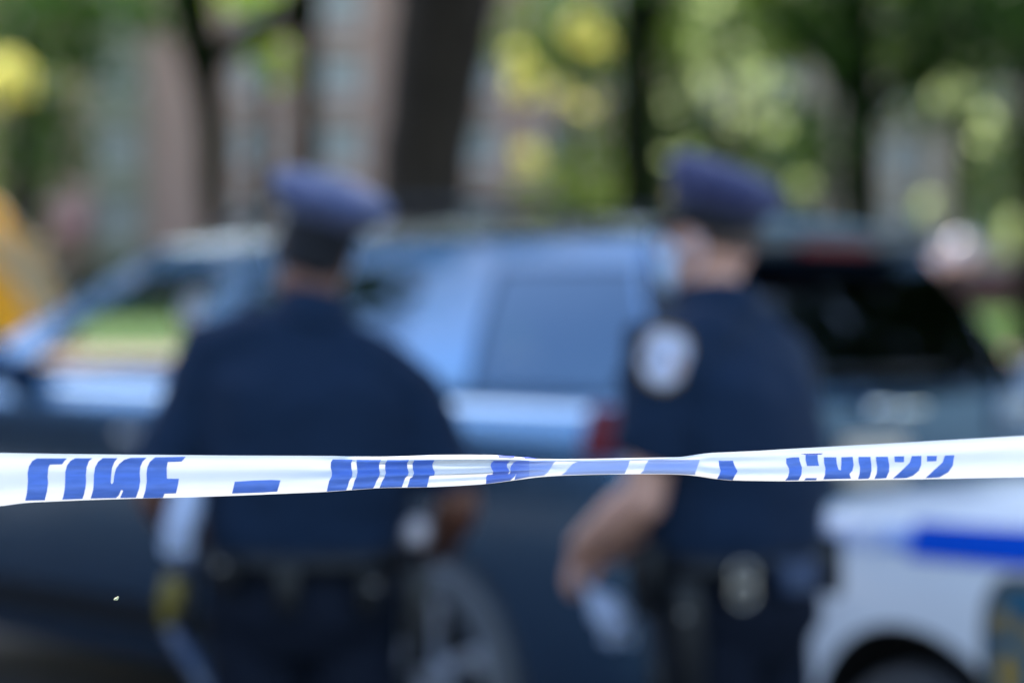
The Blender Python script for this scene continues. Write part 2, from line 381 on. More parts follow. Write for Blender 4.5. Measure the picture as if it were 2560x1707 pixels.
# ------------------------------------------------------------------ trees
def leaves(bm, c, r, n, size, rng, gap=-.12, hollow=.0):
    for _ in range(n):
        while True:
            p = Vector((rng.uniform(-1, 1), rng.uniform(-1, 1), rng.uniform(-1, 1)))
            if p.length <= 1 and p.length > hollow: break
        q = Vector(c) + Vector((p.x * r[0], p.y * r[1], p.z * r[2]))
        if noise.noise(q * (1.4 / max(r[0] * .35, .4))) < gap: continue
        s = size * rng.uniform(.6, 1.4)
        rot = Euler((rng.uniform(0, 6.28), rng.uniform(0, 6.28), rng.uniform(0, 6.28))).to_matrix()
        pts = [Vector((-.5, 0, 0)), Vector((-.1, -.32, .05)), Vector((.5, 0, -.06)), Vector((-.1, .32, .05))]
        bm.faces.new([bm.verts.new(q + rot @ (a * s)) for a in pts])
def tree(label, base, trunk, limbs, clumps, leafm, bark, seed, leaf=.22, group=None, name='tree', gap=-.12):
    """trunk: [(dx,dy,z,r)...] ; limbs: list of such lists ; clumps: [((x,y,z),(rx,ry,rz),n)] relative to base"""
    rng = random.Random(seed); t = thing(name, label, 'tree', base, 0, group)
    bm = bmesh.new()
    for L in [trunk] + limbs:
        pts, rad = [], []
        for (a, b) in zip(L, L[1:]):
            for k in range(5):
                s = k / 5; pts.append(Vector(a[:3]).lerp(Vector(b[:3]), s)); rad.append(a[3] + (b[3] - a[3]) * s)
        pts.append(Vector(L[-1][:3])); rad.append(L[-1][3])
        tube(bm, pts, rad, 14)
    for v in bm.verts:
        v.co += Vector((noise.noise(v.co * 2.3 + Vector((seed, 0, 0))), noise.noise(v.co * 2.1 + Vector((0, seed, 5))), 0)) * .05
    obj('trunk', bm, bark, t)
    bm = bmesh.new()
    for (c, r, n) in clumps: leaves(bm, c, r, n, leaf, rng, gap)
    if bm.faces: obj('crown', bm, leafm, t, False)
    else: bm.free()
    return t
def TR(u, d): return ((u - 1176) / FPX * d, d, 0.1 if d > 42 else 0)
def top(v, d): return 1.6 + (680 - v) / FPX * d
# T3 thick dark trunk leaning right
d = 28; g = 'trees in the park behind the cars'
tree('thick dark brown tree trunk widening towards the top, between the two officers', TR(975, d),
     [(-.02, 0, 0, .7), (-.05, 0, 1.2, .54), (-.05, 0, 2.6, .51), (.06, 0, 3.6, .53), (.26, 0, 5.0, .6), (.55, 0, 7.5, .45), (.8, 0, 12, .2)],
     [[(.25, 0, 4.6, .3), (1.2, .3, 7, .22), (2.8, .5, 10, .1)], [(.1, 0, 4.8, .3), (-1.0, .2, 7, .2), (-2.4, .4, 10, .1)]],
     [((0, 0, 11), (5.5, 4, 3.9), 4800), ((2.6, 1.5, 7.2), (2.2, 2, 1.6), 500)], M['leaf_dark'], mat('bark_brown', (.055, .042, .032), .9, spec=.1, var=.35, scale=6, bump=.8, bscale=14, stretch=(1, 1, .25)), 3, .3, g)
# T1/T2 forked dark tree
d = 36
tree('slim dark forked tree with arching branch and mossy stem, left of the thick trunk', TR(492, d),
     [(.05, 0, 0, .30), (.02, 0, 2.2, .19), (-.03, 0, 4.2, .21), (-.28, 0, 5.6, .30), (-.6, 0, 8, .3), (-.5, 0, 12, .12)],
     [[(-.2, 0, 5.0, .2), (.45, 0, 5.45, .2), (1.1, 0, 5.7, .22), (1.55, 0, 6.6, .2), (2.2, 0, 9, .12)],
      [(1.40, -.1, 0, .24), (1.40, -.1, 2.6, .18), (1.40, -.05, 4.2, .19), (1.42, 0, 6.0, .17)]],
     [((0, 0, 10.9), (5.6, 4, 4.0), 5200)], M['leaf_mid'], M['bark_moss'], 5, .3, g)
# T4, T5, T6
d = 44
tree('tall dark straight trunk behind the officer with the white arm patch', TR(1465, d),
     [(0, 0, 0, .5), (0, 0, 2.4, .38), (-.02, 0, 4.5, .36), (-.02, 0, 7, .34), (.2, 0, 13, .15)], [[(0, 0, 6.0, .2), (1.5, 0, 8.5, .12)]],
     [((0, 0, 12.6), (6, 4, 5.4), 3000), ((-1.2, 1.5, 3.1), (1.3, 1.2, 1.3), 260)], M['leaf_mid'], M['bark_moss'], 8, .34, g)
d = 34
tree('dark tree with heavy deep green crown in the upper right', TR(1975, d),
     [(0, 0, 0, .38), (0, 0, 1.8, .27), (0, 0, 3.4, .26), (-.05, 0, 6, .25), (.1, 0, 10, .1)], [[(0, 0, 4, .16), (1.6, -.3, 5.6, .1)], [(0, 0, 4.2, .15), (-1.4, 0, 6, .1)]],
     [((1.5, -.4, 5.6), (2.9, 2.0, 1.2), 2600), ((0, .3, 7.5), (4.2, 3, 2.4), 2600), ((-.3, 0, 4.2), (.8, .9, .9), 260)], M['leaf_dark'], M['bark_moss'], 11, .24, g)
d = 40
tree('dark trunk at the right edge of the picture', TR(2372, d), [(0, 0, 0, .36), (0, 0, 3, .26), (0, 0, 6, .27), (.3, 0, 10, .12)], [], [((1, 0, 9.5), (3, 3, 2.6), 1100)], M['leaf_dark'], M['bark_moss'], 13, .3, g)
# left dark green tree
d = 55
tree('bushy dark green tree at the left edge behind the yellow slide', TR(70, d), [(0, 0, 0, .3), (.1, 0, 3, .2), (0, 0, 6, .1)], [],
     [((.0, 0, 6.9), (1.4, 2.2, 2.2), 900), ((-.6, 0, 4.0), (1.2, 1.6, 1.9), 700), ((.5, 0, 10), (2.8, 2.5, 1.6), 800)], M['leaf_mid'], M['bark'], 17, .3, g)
# sunlit trees far behind
def sunlit(u, d, label, clumps, seed, mt='leaf_bright', leaf=.3):
    b = TR(u, d); cl = []
    for (uu, vv, ru, rv, n) in clumps:
        k = FPX / d; cl.append((((uu - u) / k, 0, top(vv, d) - b[2]), (ru / k, max(ru, rv) / k * 1.2, rv / k), n))
    h = max(c[0][2] for c in cl)
    tree(label, b, [(0, 0, 0, .3), (0, 0, h * .5, .2), (.1, 0, h, .06)], [], cl, M[mt], M['bark'], seed, leaf, g)
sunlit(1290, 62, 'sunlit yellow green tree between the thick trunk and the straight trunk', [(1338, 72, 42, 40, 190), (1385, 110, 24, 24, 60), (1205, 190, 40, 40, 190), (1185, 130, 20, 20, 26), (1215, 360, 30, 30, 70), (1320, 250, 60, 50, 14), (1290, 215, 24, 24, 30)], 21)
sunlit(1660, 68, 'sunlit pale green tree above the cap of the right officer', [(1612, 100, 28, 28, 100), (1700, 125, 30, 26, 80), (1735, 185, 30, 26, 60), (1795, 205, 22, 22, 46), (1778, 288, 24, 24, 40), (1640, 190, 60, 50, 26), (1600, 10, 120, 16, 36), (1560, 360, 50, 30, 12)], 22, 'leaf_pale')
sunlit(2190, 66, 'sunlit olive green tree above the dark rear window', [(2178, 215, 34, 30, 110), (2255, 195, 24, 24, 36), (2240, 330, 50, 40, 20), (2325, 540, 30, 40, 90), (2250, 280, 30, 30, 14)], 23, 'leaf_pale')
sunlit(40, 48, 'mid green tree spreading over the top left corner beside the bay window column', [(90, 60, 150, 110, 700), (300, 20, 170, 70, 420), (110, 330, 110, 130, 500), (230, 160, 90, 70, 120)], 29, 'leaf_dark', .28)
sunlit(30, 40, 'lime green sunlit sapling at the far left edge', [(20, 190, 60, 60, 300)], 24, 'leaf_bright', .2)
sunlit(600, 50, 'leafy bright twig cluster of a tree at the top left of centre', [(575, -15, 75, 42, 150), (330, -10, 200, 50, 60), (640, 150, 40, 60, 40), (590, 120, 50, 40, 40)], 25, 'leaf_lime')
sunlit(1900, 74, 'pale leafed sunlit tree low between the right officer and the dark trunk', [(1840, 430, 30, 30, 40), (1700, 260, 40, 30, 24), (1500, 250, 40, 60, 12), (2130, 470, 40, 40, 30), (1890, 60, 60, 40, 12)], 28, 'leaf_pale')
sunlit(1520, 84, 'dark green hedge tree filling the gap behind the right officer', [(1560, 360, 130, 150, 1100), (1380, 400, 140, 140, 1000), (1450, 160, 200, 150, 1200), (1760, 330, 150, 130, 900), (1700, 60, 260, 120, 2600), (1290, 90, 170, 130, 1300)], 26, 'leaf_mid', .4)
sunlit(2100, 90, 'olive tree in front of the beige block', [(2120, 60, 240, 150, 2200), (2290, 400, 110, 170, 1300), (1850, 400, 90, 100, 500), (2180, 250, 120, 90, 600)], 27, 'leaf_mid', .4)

# trees added outside the frame so their crowns shade the street
for i, (x, y, cl) in enumerate(((-8.5, 15, [((5.0, 2.2, 8.9), (6.2, 7.0, 2.0), 14000), ((-1, 1, 8.2), (4, 4, 2.6), 1500)]),
                 (8.2, 14.5, [((-3.6, 2.7, 9.0), (6.2, 7.0, 2.0), 14000), ((1.5, -3, 5.6), (3.2, 4, 2.8), 2600)]))):
    tree(('shade tree left of the road with a wide crown over the street', 'shade tree right of the road with a low spreading crown')[i], (x, y, 0),
         [(0, 0, 0, .4), (0, 0, 3, .3), (.1, 0, 6, .26), (0, 0, 8.5, .12)], [[(0, 0, 5, .18), ((4, 0, 8, .1) if i == 0 else (-3.5, 0, 8, .1))]],
         cl, M['leaf_mid'], M['bark'], 31 + i, .46, 'street trees shading the road', gap=-.6)

# clipped hedge at the top of the lawn
rng = random.Random(5); bm = bmesh.new()
for i in range(26):
    leaves(bm, (bx_(-150) + i * 1.02, 102, 1.3 + .9), (.8, .8, 1.15), 170, .32, rng)
tag(obj('hedge', bm, M['leaf_dark'], None, False), 'dark clipped hedge at the top of the lawn below the brick block', 'hedge')
# unseen house row added at the left as a dark reflection in the blue paint
building('brick_house_row', 'low dark brick house row on the near left side of the street', -5, 75, 0, 8.5, brick_mat('brick_dark', (.05, .03, .026), (.07, .04, .035), (.06, .055, .05)), [2 + 6 * i for i in range(12)], [2.2, 5.4], ww=1.3, wh=1.7)
hr = [o for o in bpy.data.objects if o.name == 'brick_house_row'][0]; hr.location = (-30, 22, 0); hr.rotation_euler = (0, 0, R(90))
# iron fence along the lawn
t = thing('iron_fence', 'thin black iron railing along the front of the lawn', 'fence', (0, 66, .1))
bm = bmesh.new()
for z in (.15, 1.05): box(bm, (0, 0, z), (36, .04, .04))
obj('rail', bm, M['iron'], t, False)
bm = bmesh.new()
for i in range(-60, 61): box(bm, (i * .3, .03, .6), (.02, .02, 1.2))
o = obj('bars', bm, M['iron'], t, False); o['kind'] = 'stuff'

# two pale globes on a post, added for a bright glint by the lawn
d = 58; b = TR(2180, d)
t = thing('park_lamp', 'park lamp with two pale round globes on a short dark post by the lawn', 'lamp', b)
z = top(588, d) - b[2]
bm = bmesh.new(); tube(bm, [(0, 0, 0), (0, 0, .3), (0, 0, .35), (0, 0, z - .1)], [.12, .1, .05, .04], 12); tube(bm, [(-.35, 0, z - .28), (0, 0, z - .4), (.35, 0, z - .2)], .03, 8)
obj('post', bm, M['iron'], t)
for (dx, dz) in ((-.3, 0), (.32, .14)):
    bm = bmesh.new(); ell(bm, (dx, 0, z + dz), (.34, .34, .34)); obj('globe', bm, M['globe'], t)

# yellow playground slide at the left
d = 30; k = FPX / d; b = TR(-72, d)
t = thing('playground_slide', 'bright yellow playground slide with cream side rail at the left edge', 'slide', b)
bm = bmesh.new()
pts = [(-.9, .2, top(440, d)), (-.3, .1, top(450, d)), (.08, 0, top(490, d)), (.32, 0, top(570, d)), (.45, -.1, top(680, d)), (.55, -.2, 1.0), (.9, -.3, .5), (1.4, -.4, .3)]
rings = []
for p in pts: rings.append([Vector(p) + q for q in (Vector((-.24, -.35, 0)), Vector((-.14, -.4, .06)), Vector((.14, -.4, .1)), Vector((.2, .4, .1)), Vector((0, .45, 0)), Vector((-.25, .4, -.05)))])
loft(bm, rings); obj('chute', bm, M['yellow_play'], t)
bm = bmesh.new(); tube(bm, [(-.3, -.45, top(500, d)), (.35, -.5, top(560, d)), (.85, -.55, top(660, d)), (1.15, -.6, .9)], [(.07, .12)] * 4, 10)
tube(bm, [(.1, .45, top(470, d)), (.6, .45, top(560, d)), (.95, .4, top(680, d)), (1.2, .3, .9)], [(.07, .12)] * 4, 10); obj('rail', bm, M['cream'], t)
bm = bmesh.new(); box(bm, (.62, .2, top(610, d)), (.62, .06, .62), bevel=.02); obj('side_panel', bm, M['cream'], t, False)
bm = bmesh.new()
pass
bm.free()
for dx in (-.9, .55):
    bm = bmesh.new(); tube(bm, [(dx, .3, 0), (dx, .3, 1.6)], .05, 8); obj('post', bm, M['iron'], t)

# ------------------------------------------------------------------ vehicles
def smooth01(t): t = max(0, min(1, t)); return t * t * (3 - 2 * t)
def interp(tab, x):
    if x <= tab[0][0]: return tab[0][1]
    for (a, b) in zip(tab, tab[1:]):
        if x <= b[0]:
            t = (x - a[0]) / (b[0] - a[0]); return a[1] + (b[1] - a[1]) * t
    return tab[-1][1]
class Car:
    def __init__(s, L, W, top, bottom=.27, plan=None, belt=1.1, roof=1.74, crown=.06, roofw=.74, wheels=(1.1, 4.0), wr=.39, arch=.45, az=None):
        s.az = az or wr
        s.L, s.W, s.top, s.bottom, s.belt, s.roof, s.crown, s.roofw, s.wheels, s.wr, s.arch = L, W / 2, top, bottom, belt, roof, crown, roofw, wheels, wr, arch
        s.plan = plan or [(0, .86), (.06, .93), (.2, .98), (.5, 1.0), (L - 1.2, 1.0), (L - .7, .96), (L - .35, .88), (L - .1, .74), (L, .62)]
        s.vert = [(.2, .93), (.35, .975), (.55, 1.0), (.75, 1.0), (.88, .985), (.98, .965), (1.1, .945), (1.25, .91)]
    def y(s, x, z): return s.W * interp(s.plan, x) * interp(s.vert, z)
    def body(s, m, root):
        bm = bmesh.new(); rings = []
        xs = [0, .03, .1, .2, .4] + [.4 + (s.L - 1.2) * i / 14 for i in range(1, 15)] + [s.L - .6, s.L - .4, s.L - .22, s.L - .1, s.L - .03, s.L]
        for x in xs:
            zb = s.bottom + (.12 if x in (0, s.L) else .04 if (x < .15 or x > s.L - .15) else 0); zt = interp(s.top, x)
            half = [(0, zb), (s.y(x, zb) * .8, zb), (s.y(x, zb + .02) - .02, zb + .01)]
            for q in (.06, .2, .36, .52, .68, .82, .92, .97): z = zb + (zt - zb) * q; half.append((s.y(x, z), z))
            yt = s.y(x, zt)
            half += [(yt - .012, zt - .006), (yt - .05, zt + .008), (yt * .8, zt + .03), (yt * .45, zt + .045), (0, zt + .05)]
            ring = [Vector((x, y, z)) for (y, z) in half] + [Vector((x, -y, z)) for (y, z) in reversed(half[1:-1])]
            rings.append(ring)
        loft(bm, rings); bmesh.ops.recalc_face_normals(bm, faces=bm.faces)
        o = obj('body', bm, m, root)
        cuts = []
        for wx in s.wheels:
            for sg in (-1, 1):
                b2 = bmesh.new(); tube(b2, [(wx, sg * (s.W + .2), s.az), (wx, sg * (s.W - .30), s.az)], s.arch, 40)
                bmesh.ops.recalc_face_normals(b2, faces=b2.faces)
                c = obj('cutter', b2, M['well'], root); cuts.append(c)
                md = o.modifiers.new('b', 'BOOLEAN'); md.operation = 'DIFFERENCE'; md.object = c; md.solver = 'EXACT'; md.material_mode = 'TRANSFER'
        bake(o)
        for c in cuts: bpy.data.objects.remove(c)
        auto(o, 35)
        return o
    def cabin(s, m, root, cols, rear, front, glass, gz=(.07, .82), tint=None):
        """cols: boundary (x_belt, x_roof, kind to the next boundary) ; kind 'p' or glass material"""
        zb = s.belt + .0; zr = s.roof; H = zr - zb
        sv = [0, gz[0], .35, .6, gz[1], 1.0]
        yb0 = s.y(2, s.belt) - .012
        def P(xb, xr, f, side):
            x = xb + (xr - xb) * f; yb = min(yb0, s.y(x, s.belt) - .01)
            y = yb + (s.W * s.roofw - yb) * (f ** 1.25); return Vector((x, side * y, zb + H * f))
        painted = bmesh.new()
        def cell(bm, ps): bm.faces.new([bm.verts.new(p) for p in ps])
        for side in (1, -1):
            for (a, b) in zip(cols, cols[1:]):
                if a[2] != 'p' and not (a[2] == 'open' and side > 0):
                    g = bmesh.new()
                    for (f0, f1) in zip(sv[1:-1], sv[2:-1]):
                        for j in range(3):
                            q = lambda t, f: P(a[0], a[1], f, side).lerp(P(b[0], b[1], f, side), t)
                            ps = [q(j / 3, f0), q((j + 1) / 3, f0), q((j + 1) / 3, f1), q(j / 3, f1)]
                            cell(g, ps if side > 0 else ps[::-1])
                    bmesh.ops.remove_doubles(g, verts=g.verts, dist=1e-4)
                    for v in g.verts: v.co.y -= side * .012
                    obj('window', g, M['glass_tint' if a[2] == 'open' else a[2]], root)
                for i, (f0, f1) in enumerate(zip(sv, sv[1:])):
                    if a[2] != 'p' and 0 < i < len(sv) - 2: continue
                    ps = [P(a[0], a[1], f0, side), P(b[0], b[1], f0, side), P(b[0], b[1], f1, side), P(a[0], a[1], f1, side)]
                    cell(painted, ps if side > 0 else ps[::-1])
        # rear and front screens
        for (c, kind, nm, bow) in ((cols[0], rear, 'rear_window', -.05), (cols[-1], front, 'windshield', .12)):
            N = 10; g = bmesh.new()
            def Q(t, f):
                a, b = P(c[0], c[1], f, 1), P(c[0], c[1], f, -1); p = a.lerp(b, t); p.x += bow * (1 - (2 * t - 1) ** 2); return p
            for i in range(N):
                for j, (f0, f1) in enumerate(zip(sv, sv[1:])):
                    ps = [Q(i / N, f0), Q((i + 1) / N, f0), Q((i + 1) / N, f1), Q(i / N, f1)]
                    isg = (nm == 'rear_window' or 1 <= i < N - 1) and 0 < j < len(sv) - 2
                    cell(g if isg else painted, ps)
            bmesh.ops.remove_doubles(g, verts=g.verts, dist=1e-4); obj(nm, g, M[kind], root)
        # roof
        N = 10; xs = [cols[0][1] + (cols[-1][1] - cols[0][1]) * i / 12 for i in range(13)]
        def Rf(x, t):
            y = s.W * s.roofw * (1 - 2 * t); e = 1 - (2 * t - 1) ** 2
            bow = -.05 * e * max(0, 1 - (x - xs[0]) / .5) + .12 * e * max(0, 1 - (xs[-1] - x) / .5)
            return Vector((x + bow, y, zr + s.crown * (e ** .6) * (1 - .3 * abs((x - xs[0]) / (xs[-1] - xs[0]) * 2 - 1) ** 3) if 0 < t < 1 else zr))
        for x0, x1 in zip(xs, xs[1:]):
            for i in range(N): cell(painted, [Rf(x0, i / N), Rf(x0, (i + 1) / N), Rf(x1, (i + 1) / N), Rf(x1, i / N)])
        bmesh.ops.remove_doubles(painted, verts=painted.verts, dist=1e-3)
        bmesh.ops.recalc_face_normals(painted, faces=painted.faces)
        o = obj('cabin', painted, m, root)
        sm = o.modifiers.new('sol', 'SOLIDIFY'); sm.thickness = .035; sm.offset = -1; bake(o); auto(o, 40)
        return P
    def wheelset(s, root, hub=True):
        tm = rm = None
        for wx in s.wheels:
            for sg in (1, -1):
                bm = bmesh.new(); r = s.wr; prof = [(r * .68, .0), (r * .70, .02), (r * .80, .028), (r * .93, .02), (r * .985, -.01), (r, -.05), (r, -.17), (r * .93, -.22), (r * .68, -.20)]
                rings = [[Vector((math.cos(a) * p[0], p[1], math.sin(a) * p[0])) for p in prof] for a in [2 * math.pi * i / 40 for i in range(40)]]
                vr = [[bm.verts.new(p) for p in ring] for ring in rings]
                for i in range(40):
                    for j in range(len(prof)):
                        bm.faces.new((vr[i][j], vr[i][(j + 1) % len(prof)], vr[(i + 1) % 40][(j + 1) % len(prof)], vr[(i + 1) % 40][j]))
                w_ = obj('wheel', bm, M['rubber'], root)
                w_.location = (wx, sg * (s.W * interp(s.plan, wx) * .965 - .012), s.wr); w_.rotation_euler = (0, 0, 0 if sg > 0 else math.pi)
                bm = bmesh.new()
                pr = [(r * .675, .005), (r * .66, .012), (r * .62, -.02), (r * .60, -.10)]
                ri = [[Vector((math.cos(a) * p[0], p[1], math.sin(a) * p[0])) for p in pr] for a in [2 * math.pi * i / 40 for i in range(40)]]
                vr = [[bm.verts.new(p) for p in q] for q in ri]
                for i in range(40):
                    for j in range(3): bm.faces.new((vr[i][j], vr[(i + 1) % 40][j], vr[(i + 1) % 40][j + 1], vr[i][j + 1]))
                tube(bm, [(0, .015, 0), (0, -.05, 0)], r * .17, 20)
                for i in range(5):
                    a = 2 * math.pi * i / 5 + .3; c_, s_ = math.cos(a), math.sin(a)
                    box(bm, (c_ * r * .4, -.012, s_ * r * .4), (r * .52, .03, r * .17), Matrix.Rotation(-a, 3, 'Y'), .008)
                rim = obj('rim', bm, M['alloy'], w_); auto(rim)
                bm = bmesh.new(); tube(bm, [(0, -.105, 0), (0, -.13, 0)], r * .62, 30); obj('brake_disc', bm, M['well'], w_)
    def strip(s, x0, x1, z0, z1, off=.004, n=24, zf=None, side=1):
        bm = bmesh.new(); g = []
        for i in range(n + 1):
            x = x0 + (x1 - x0) * i / n; dz = zf(x) if zf else 0
            g.append([bm.verts.new((x, side * (s.y(x, z0 + dz + (z1 - z0) * j / 4) + off), z0 + dz + (z1 - z0) * j / 4)) for j in range(5)])
        for i in range(n):
            for j in range(4): bm.faces.new((g[i][j], g[i + 1][j], g[i + 1][j + 1], g[i][j + 1]))
        return bm
def mirror_part(root, x, z, y, m):
    for sg in (1, -1):
        bm = bmesh.new(); ell(bm, (x, sg * (y + .14), z + .03), (.09, .13, .10)); tube(bm, [(x + .02, sg * (y - .02), z - .05), (x + .02, sg * (y + .1), z - .02)], .03, 10)
        o = obj('side_mirror', bm, m, root)
def seats(root, x, z=.5):
    for (dx, m_) in ((0, 'seat_grey'), (-.95, 'seat_dark')):
        for sg in (1, -1):
            bm = bmesh.new(); box(bm, (x + dx, sg * .4, z + .18), (.5, .5, .16), bevel=.05)
            box(bm, (x + dx - .3, sg * .4, z + .48), (.15, .5, .62), Matrix.Rotation(R(-14), 3, 'Y'), .05)
            box(bm, (x + dx - .40, sg * .4, z + .92), (.1, .28, .2), None, .04)
            obj('car_seat', bm, M[m_], root)

# --- blue SUV, seen from its rear left corner
SUVY = R(133)   # heading of +X (its front)
F = Vector((math.cos(SUVY), math.sin(SUVY), 0)); Lf = Vector((-F.y, F.x, 0))
corner = Vector((.47, 7.05, 0)); W_ = 2.04
c0 = corner - Lf * (W_ / 2 * .9)
suv = thing('parked_suv', 'blue SUV with dark tailgate window parked behind the two officers', 'suv', c0, SUVY)
car = Car(5.5, W_, [(0, 1.24), (.08, 1.30), (3.8, 1.26), (4.1, 1.24), (4.9, 1.16), (5.35, 1.02), (5.5, .9)], bottom=.24, belt=1.28, roof=1.78, crown=.10, roofw=.665, wheels=(1.00, 4.45), wr=.385, arch=.44)
car.vert = [(.2, .93), (.4, .975), (.6, .99), (.8, 1.0), (.98, 1.0), (1.08, .995), (1.16, .985), (1.22, .965), (1.3, .94)]
car.body(M['paint_blue'], suv)
car.cabin(M['paint_blue'], suv, [(.02, .36, 'p'), (.04, .39, 'glass_reflect'), (.86, .97, 'p'), (1.28, 1.26, 'glass_reflect'), (2.28, 2.24, 'p'), (2.48, 2.42, 'open'), (3.62, 2.80, 'p'), (3.98, 2.96, 'p')],
          'glass_dark', 'glass_clear', None)
car.wheelset(suv); seats(suv, 2.85, .52); mirror_part(suv, 3.62, 1.32, .93, M['paint_blue'])
bm = bmesh.new(); box(bm, (3.7, 0, 1.12), (.35, 1.5, .22), bevel=.06); obj('dashboard', bm, M['seat_dark'], suv, False)
for sg in (1, -1):
    bm = bmesh.new(); tube(bm, [(.7, sg * .61, 1.84), (.85, sg * .61, 1.91), (1.8, sg * .61, 1.925), (2.5, sg * .61, 1.91), (2.7, sg * .61, 1.84)], [.012, .018, .018, .018, .012], 10)
    obj('roof_rail', bm, M['black_trim'], suv)
    # tail lamp wrapping the corner
    bm = car.strip(.0, .30, 1.12, 1.27, .008, 10, side=sg)
    tl = obj('tail_lamp', bm, M['lamp_red'], suv)
    bm = bmesh.new(); box(bm, (-.012, sg * .76, 1.195), (.03, .2, .15), bevel=.01); obj('reversing_lamp', bm, mat('lamp_smoke', (.22, .27, .32), .2, coat=.5), tl)
bm = bmesh.new(); box(bm, (.29, 0, 1.775), (.26, 1.12, .08), bevel=.025); o = obj('spoiler', bm, mat('spoiler_slate', (.03, .045, .06), .35, coat=.3), suv, False)
bm = bmesh.new(); box(bm, (.15, 0, 1.755), (.03, .34, .03), bevel=.004); obj('brake_light', bm, M['lamp_red'], suv, False)
bm = bmesh.new(); box(bm, (-.03, 0, .56), (.16, 1.76, .24), bevel=.05); obj('rear_bumper', bm, M['black_trim'], suv)
bm = bmesh.new(); box(bm, (-.075, 0, .64), (.1, 1.0, .03), bevel=.008); obj('bumper_trim', bm, M['chrome'], suv)
bm = bmesh.new(); box(bm, (-.03, .0, 1.245), (.03, .10, .045), bevel=.012); box(bm, (-.025, -.16, 1.235), (.02, .16, .035), bevel=.008); obj('tailgate_trim', bm, M['chrome'], suv)
bm = bmesh.new(); box(bm, (-.012, 0, 1.08), (.02, .32, .16), bevel=.004); obj('number_plate', bm, M['plate'], suv, False)
bm = bmesh.new(); tube(bm, [(.05, .3, 1.36), (.0, .1, 1.36), (-.01, -.35, 1.35)], .012, 8); obj('rear_wiper', bm, M['black_trim'], suv)
for x in (1.45, 2.62):
    bm = bmesh.new(); box(bm, (x, car.y(x, 1.08) + .012, 1.085), (.2, .03, .03), bevel=.01); obj('door_handle', bm, M['chrome'], suv)
for x in (1.22, 2.38, 3.75):
    bm = bmesh.new()
    g = [[bm.verts.new((x + dx, car.y(x, z) + .0035, z)) for z in (.42, .55, .75, .9, 1.08, 1.22)] for dx in (0, .008)]
    for j in range(5): bm.faces.new((g[0][j], g[1][j], g[1][j + 1], g[0][j + 1]))
    obj('door_gap', bm, M['well'], suv)
bm = car.strip(.2, 3.6, 1.245, 1.265, .006, 24); obj('belt_trim', bm, M['chrome'], suv)
bm = car.strip(1.62, 3.95, .36, .48, .012, 24); obj('sill_cladding', bm, M['black_trim'], suv)

# --- white police car, front left wing in view
WY = R(125); F = Vector((math.cos(WY), math.sin(WY), 0)); Lf = Vector((-F.y, F.x, 0)); M['rubber'] = mat('rubber_dark', (.02, .021, .024), .6)
wheel = Vector(((2040 - 1176) / FPX * 6.0, 6.0, 0)) - F * .04; W2 = 1.9; L2 = 4.9; fx = 4.04
c0 = wheel - F * fx - Lf * (W2 / 2)
pol = thing('police_car', 'white police car with blue side stripe at the right edge', 'police car', c0, WY)
car = Car(L2, W2, [(0, 1.02), (.1, 1.12), (3.0, 1.15), (3.5, 1.13), (4.1, 1.09), (4.55, 1.03), (4.8, .93), (4.9, .82)], belt=1.14, roof=1.66, crown=.06, roofw=.72, wheels=(1.15, fx), wr=.34, arch=.51, az=.275,
          plan=[(0, .84), (.1, .93), (.3, .98), (.6, 1.0), (L2 - 1.2, 1.0), (L2 - .75, .97), (L2 - .45, .90), (L2 - .22, .77), (L2 - .08, .6), (L2, .45)])
car.vert = [(.2, .93), (.35, .975), (.6, 1.0), (.85, 1.0), (.98, .985), (1.06, .955), (1.2, .88)]
car.body(M['paint_white'], pol)
car.cabin(M['paint_white'], pol, [(.12, .55, 'p'), (.5, .8, 'glass_dark'), (1.1, 1.15, 'p'), (1.2, 1.22, 'glass_dark'), (2.0, 1.95, 'p'), (2.1, 2.03, 'glass_clear'), (3.0, 2.5, 'p'), (3.3, 2.6, 'p')], 'glass_dark', 'glass_clear', None)
car.wheelset(pol); seats(pol, 2.5, .4); mirror_part(pol, 2.95, 1.16, .9, M['paint_white'])
zf = lambda x: (4.1 - x) * .035
bm = car.strip(.5, 4.04, .950, 1.040, .004, 40, zf); obj('stripe', bm, M['stripe_blue'], pol)
bm = car.strip(4.04, 4.14, .968, 1.024, .004, 8, zf); obj('stripe_tip', bm, M['stripe_text'], pol)
# wording on the wing
cu = bpy.data.curves.new('txt', 'FONT'); cu.body = 'COURTESY PROFESSIONALISM RESPECT'; cu.size = 1; to = bpy.data.objects.new('txt', cu); COL.objects.link(to)
dg = bpy.context.evaluated_depsgraph_get(); me = bpy.data.meshes.new_from_object(to.evaluated_get(dg)); bpy.data.objects.remove(to)
xs_ = [v.co.x for v in me.vertices]; ys_ = [v.co.y for v in me.vertices]; wx, hy = max(xs_) - min(xs_), max(ys_) - min(ys_)
bm = bmesh.new(); bm.from_mesh(me)
for v in bm.verts:
    x = 4.50 - (v.co.x - min(xs_)) / wx * .37; z = .962 + (v.co.y - min(ys_)) / hy * .062 + zf(x)
    v.co = Vector((x, car.y(x, z) + .004, z))
obj('wording', bm, M['stripe_text'], pol, False)
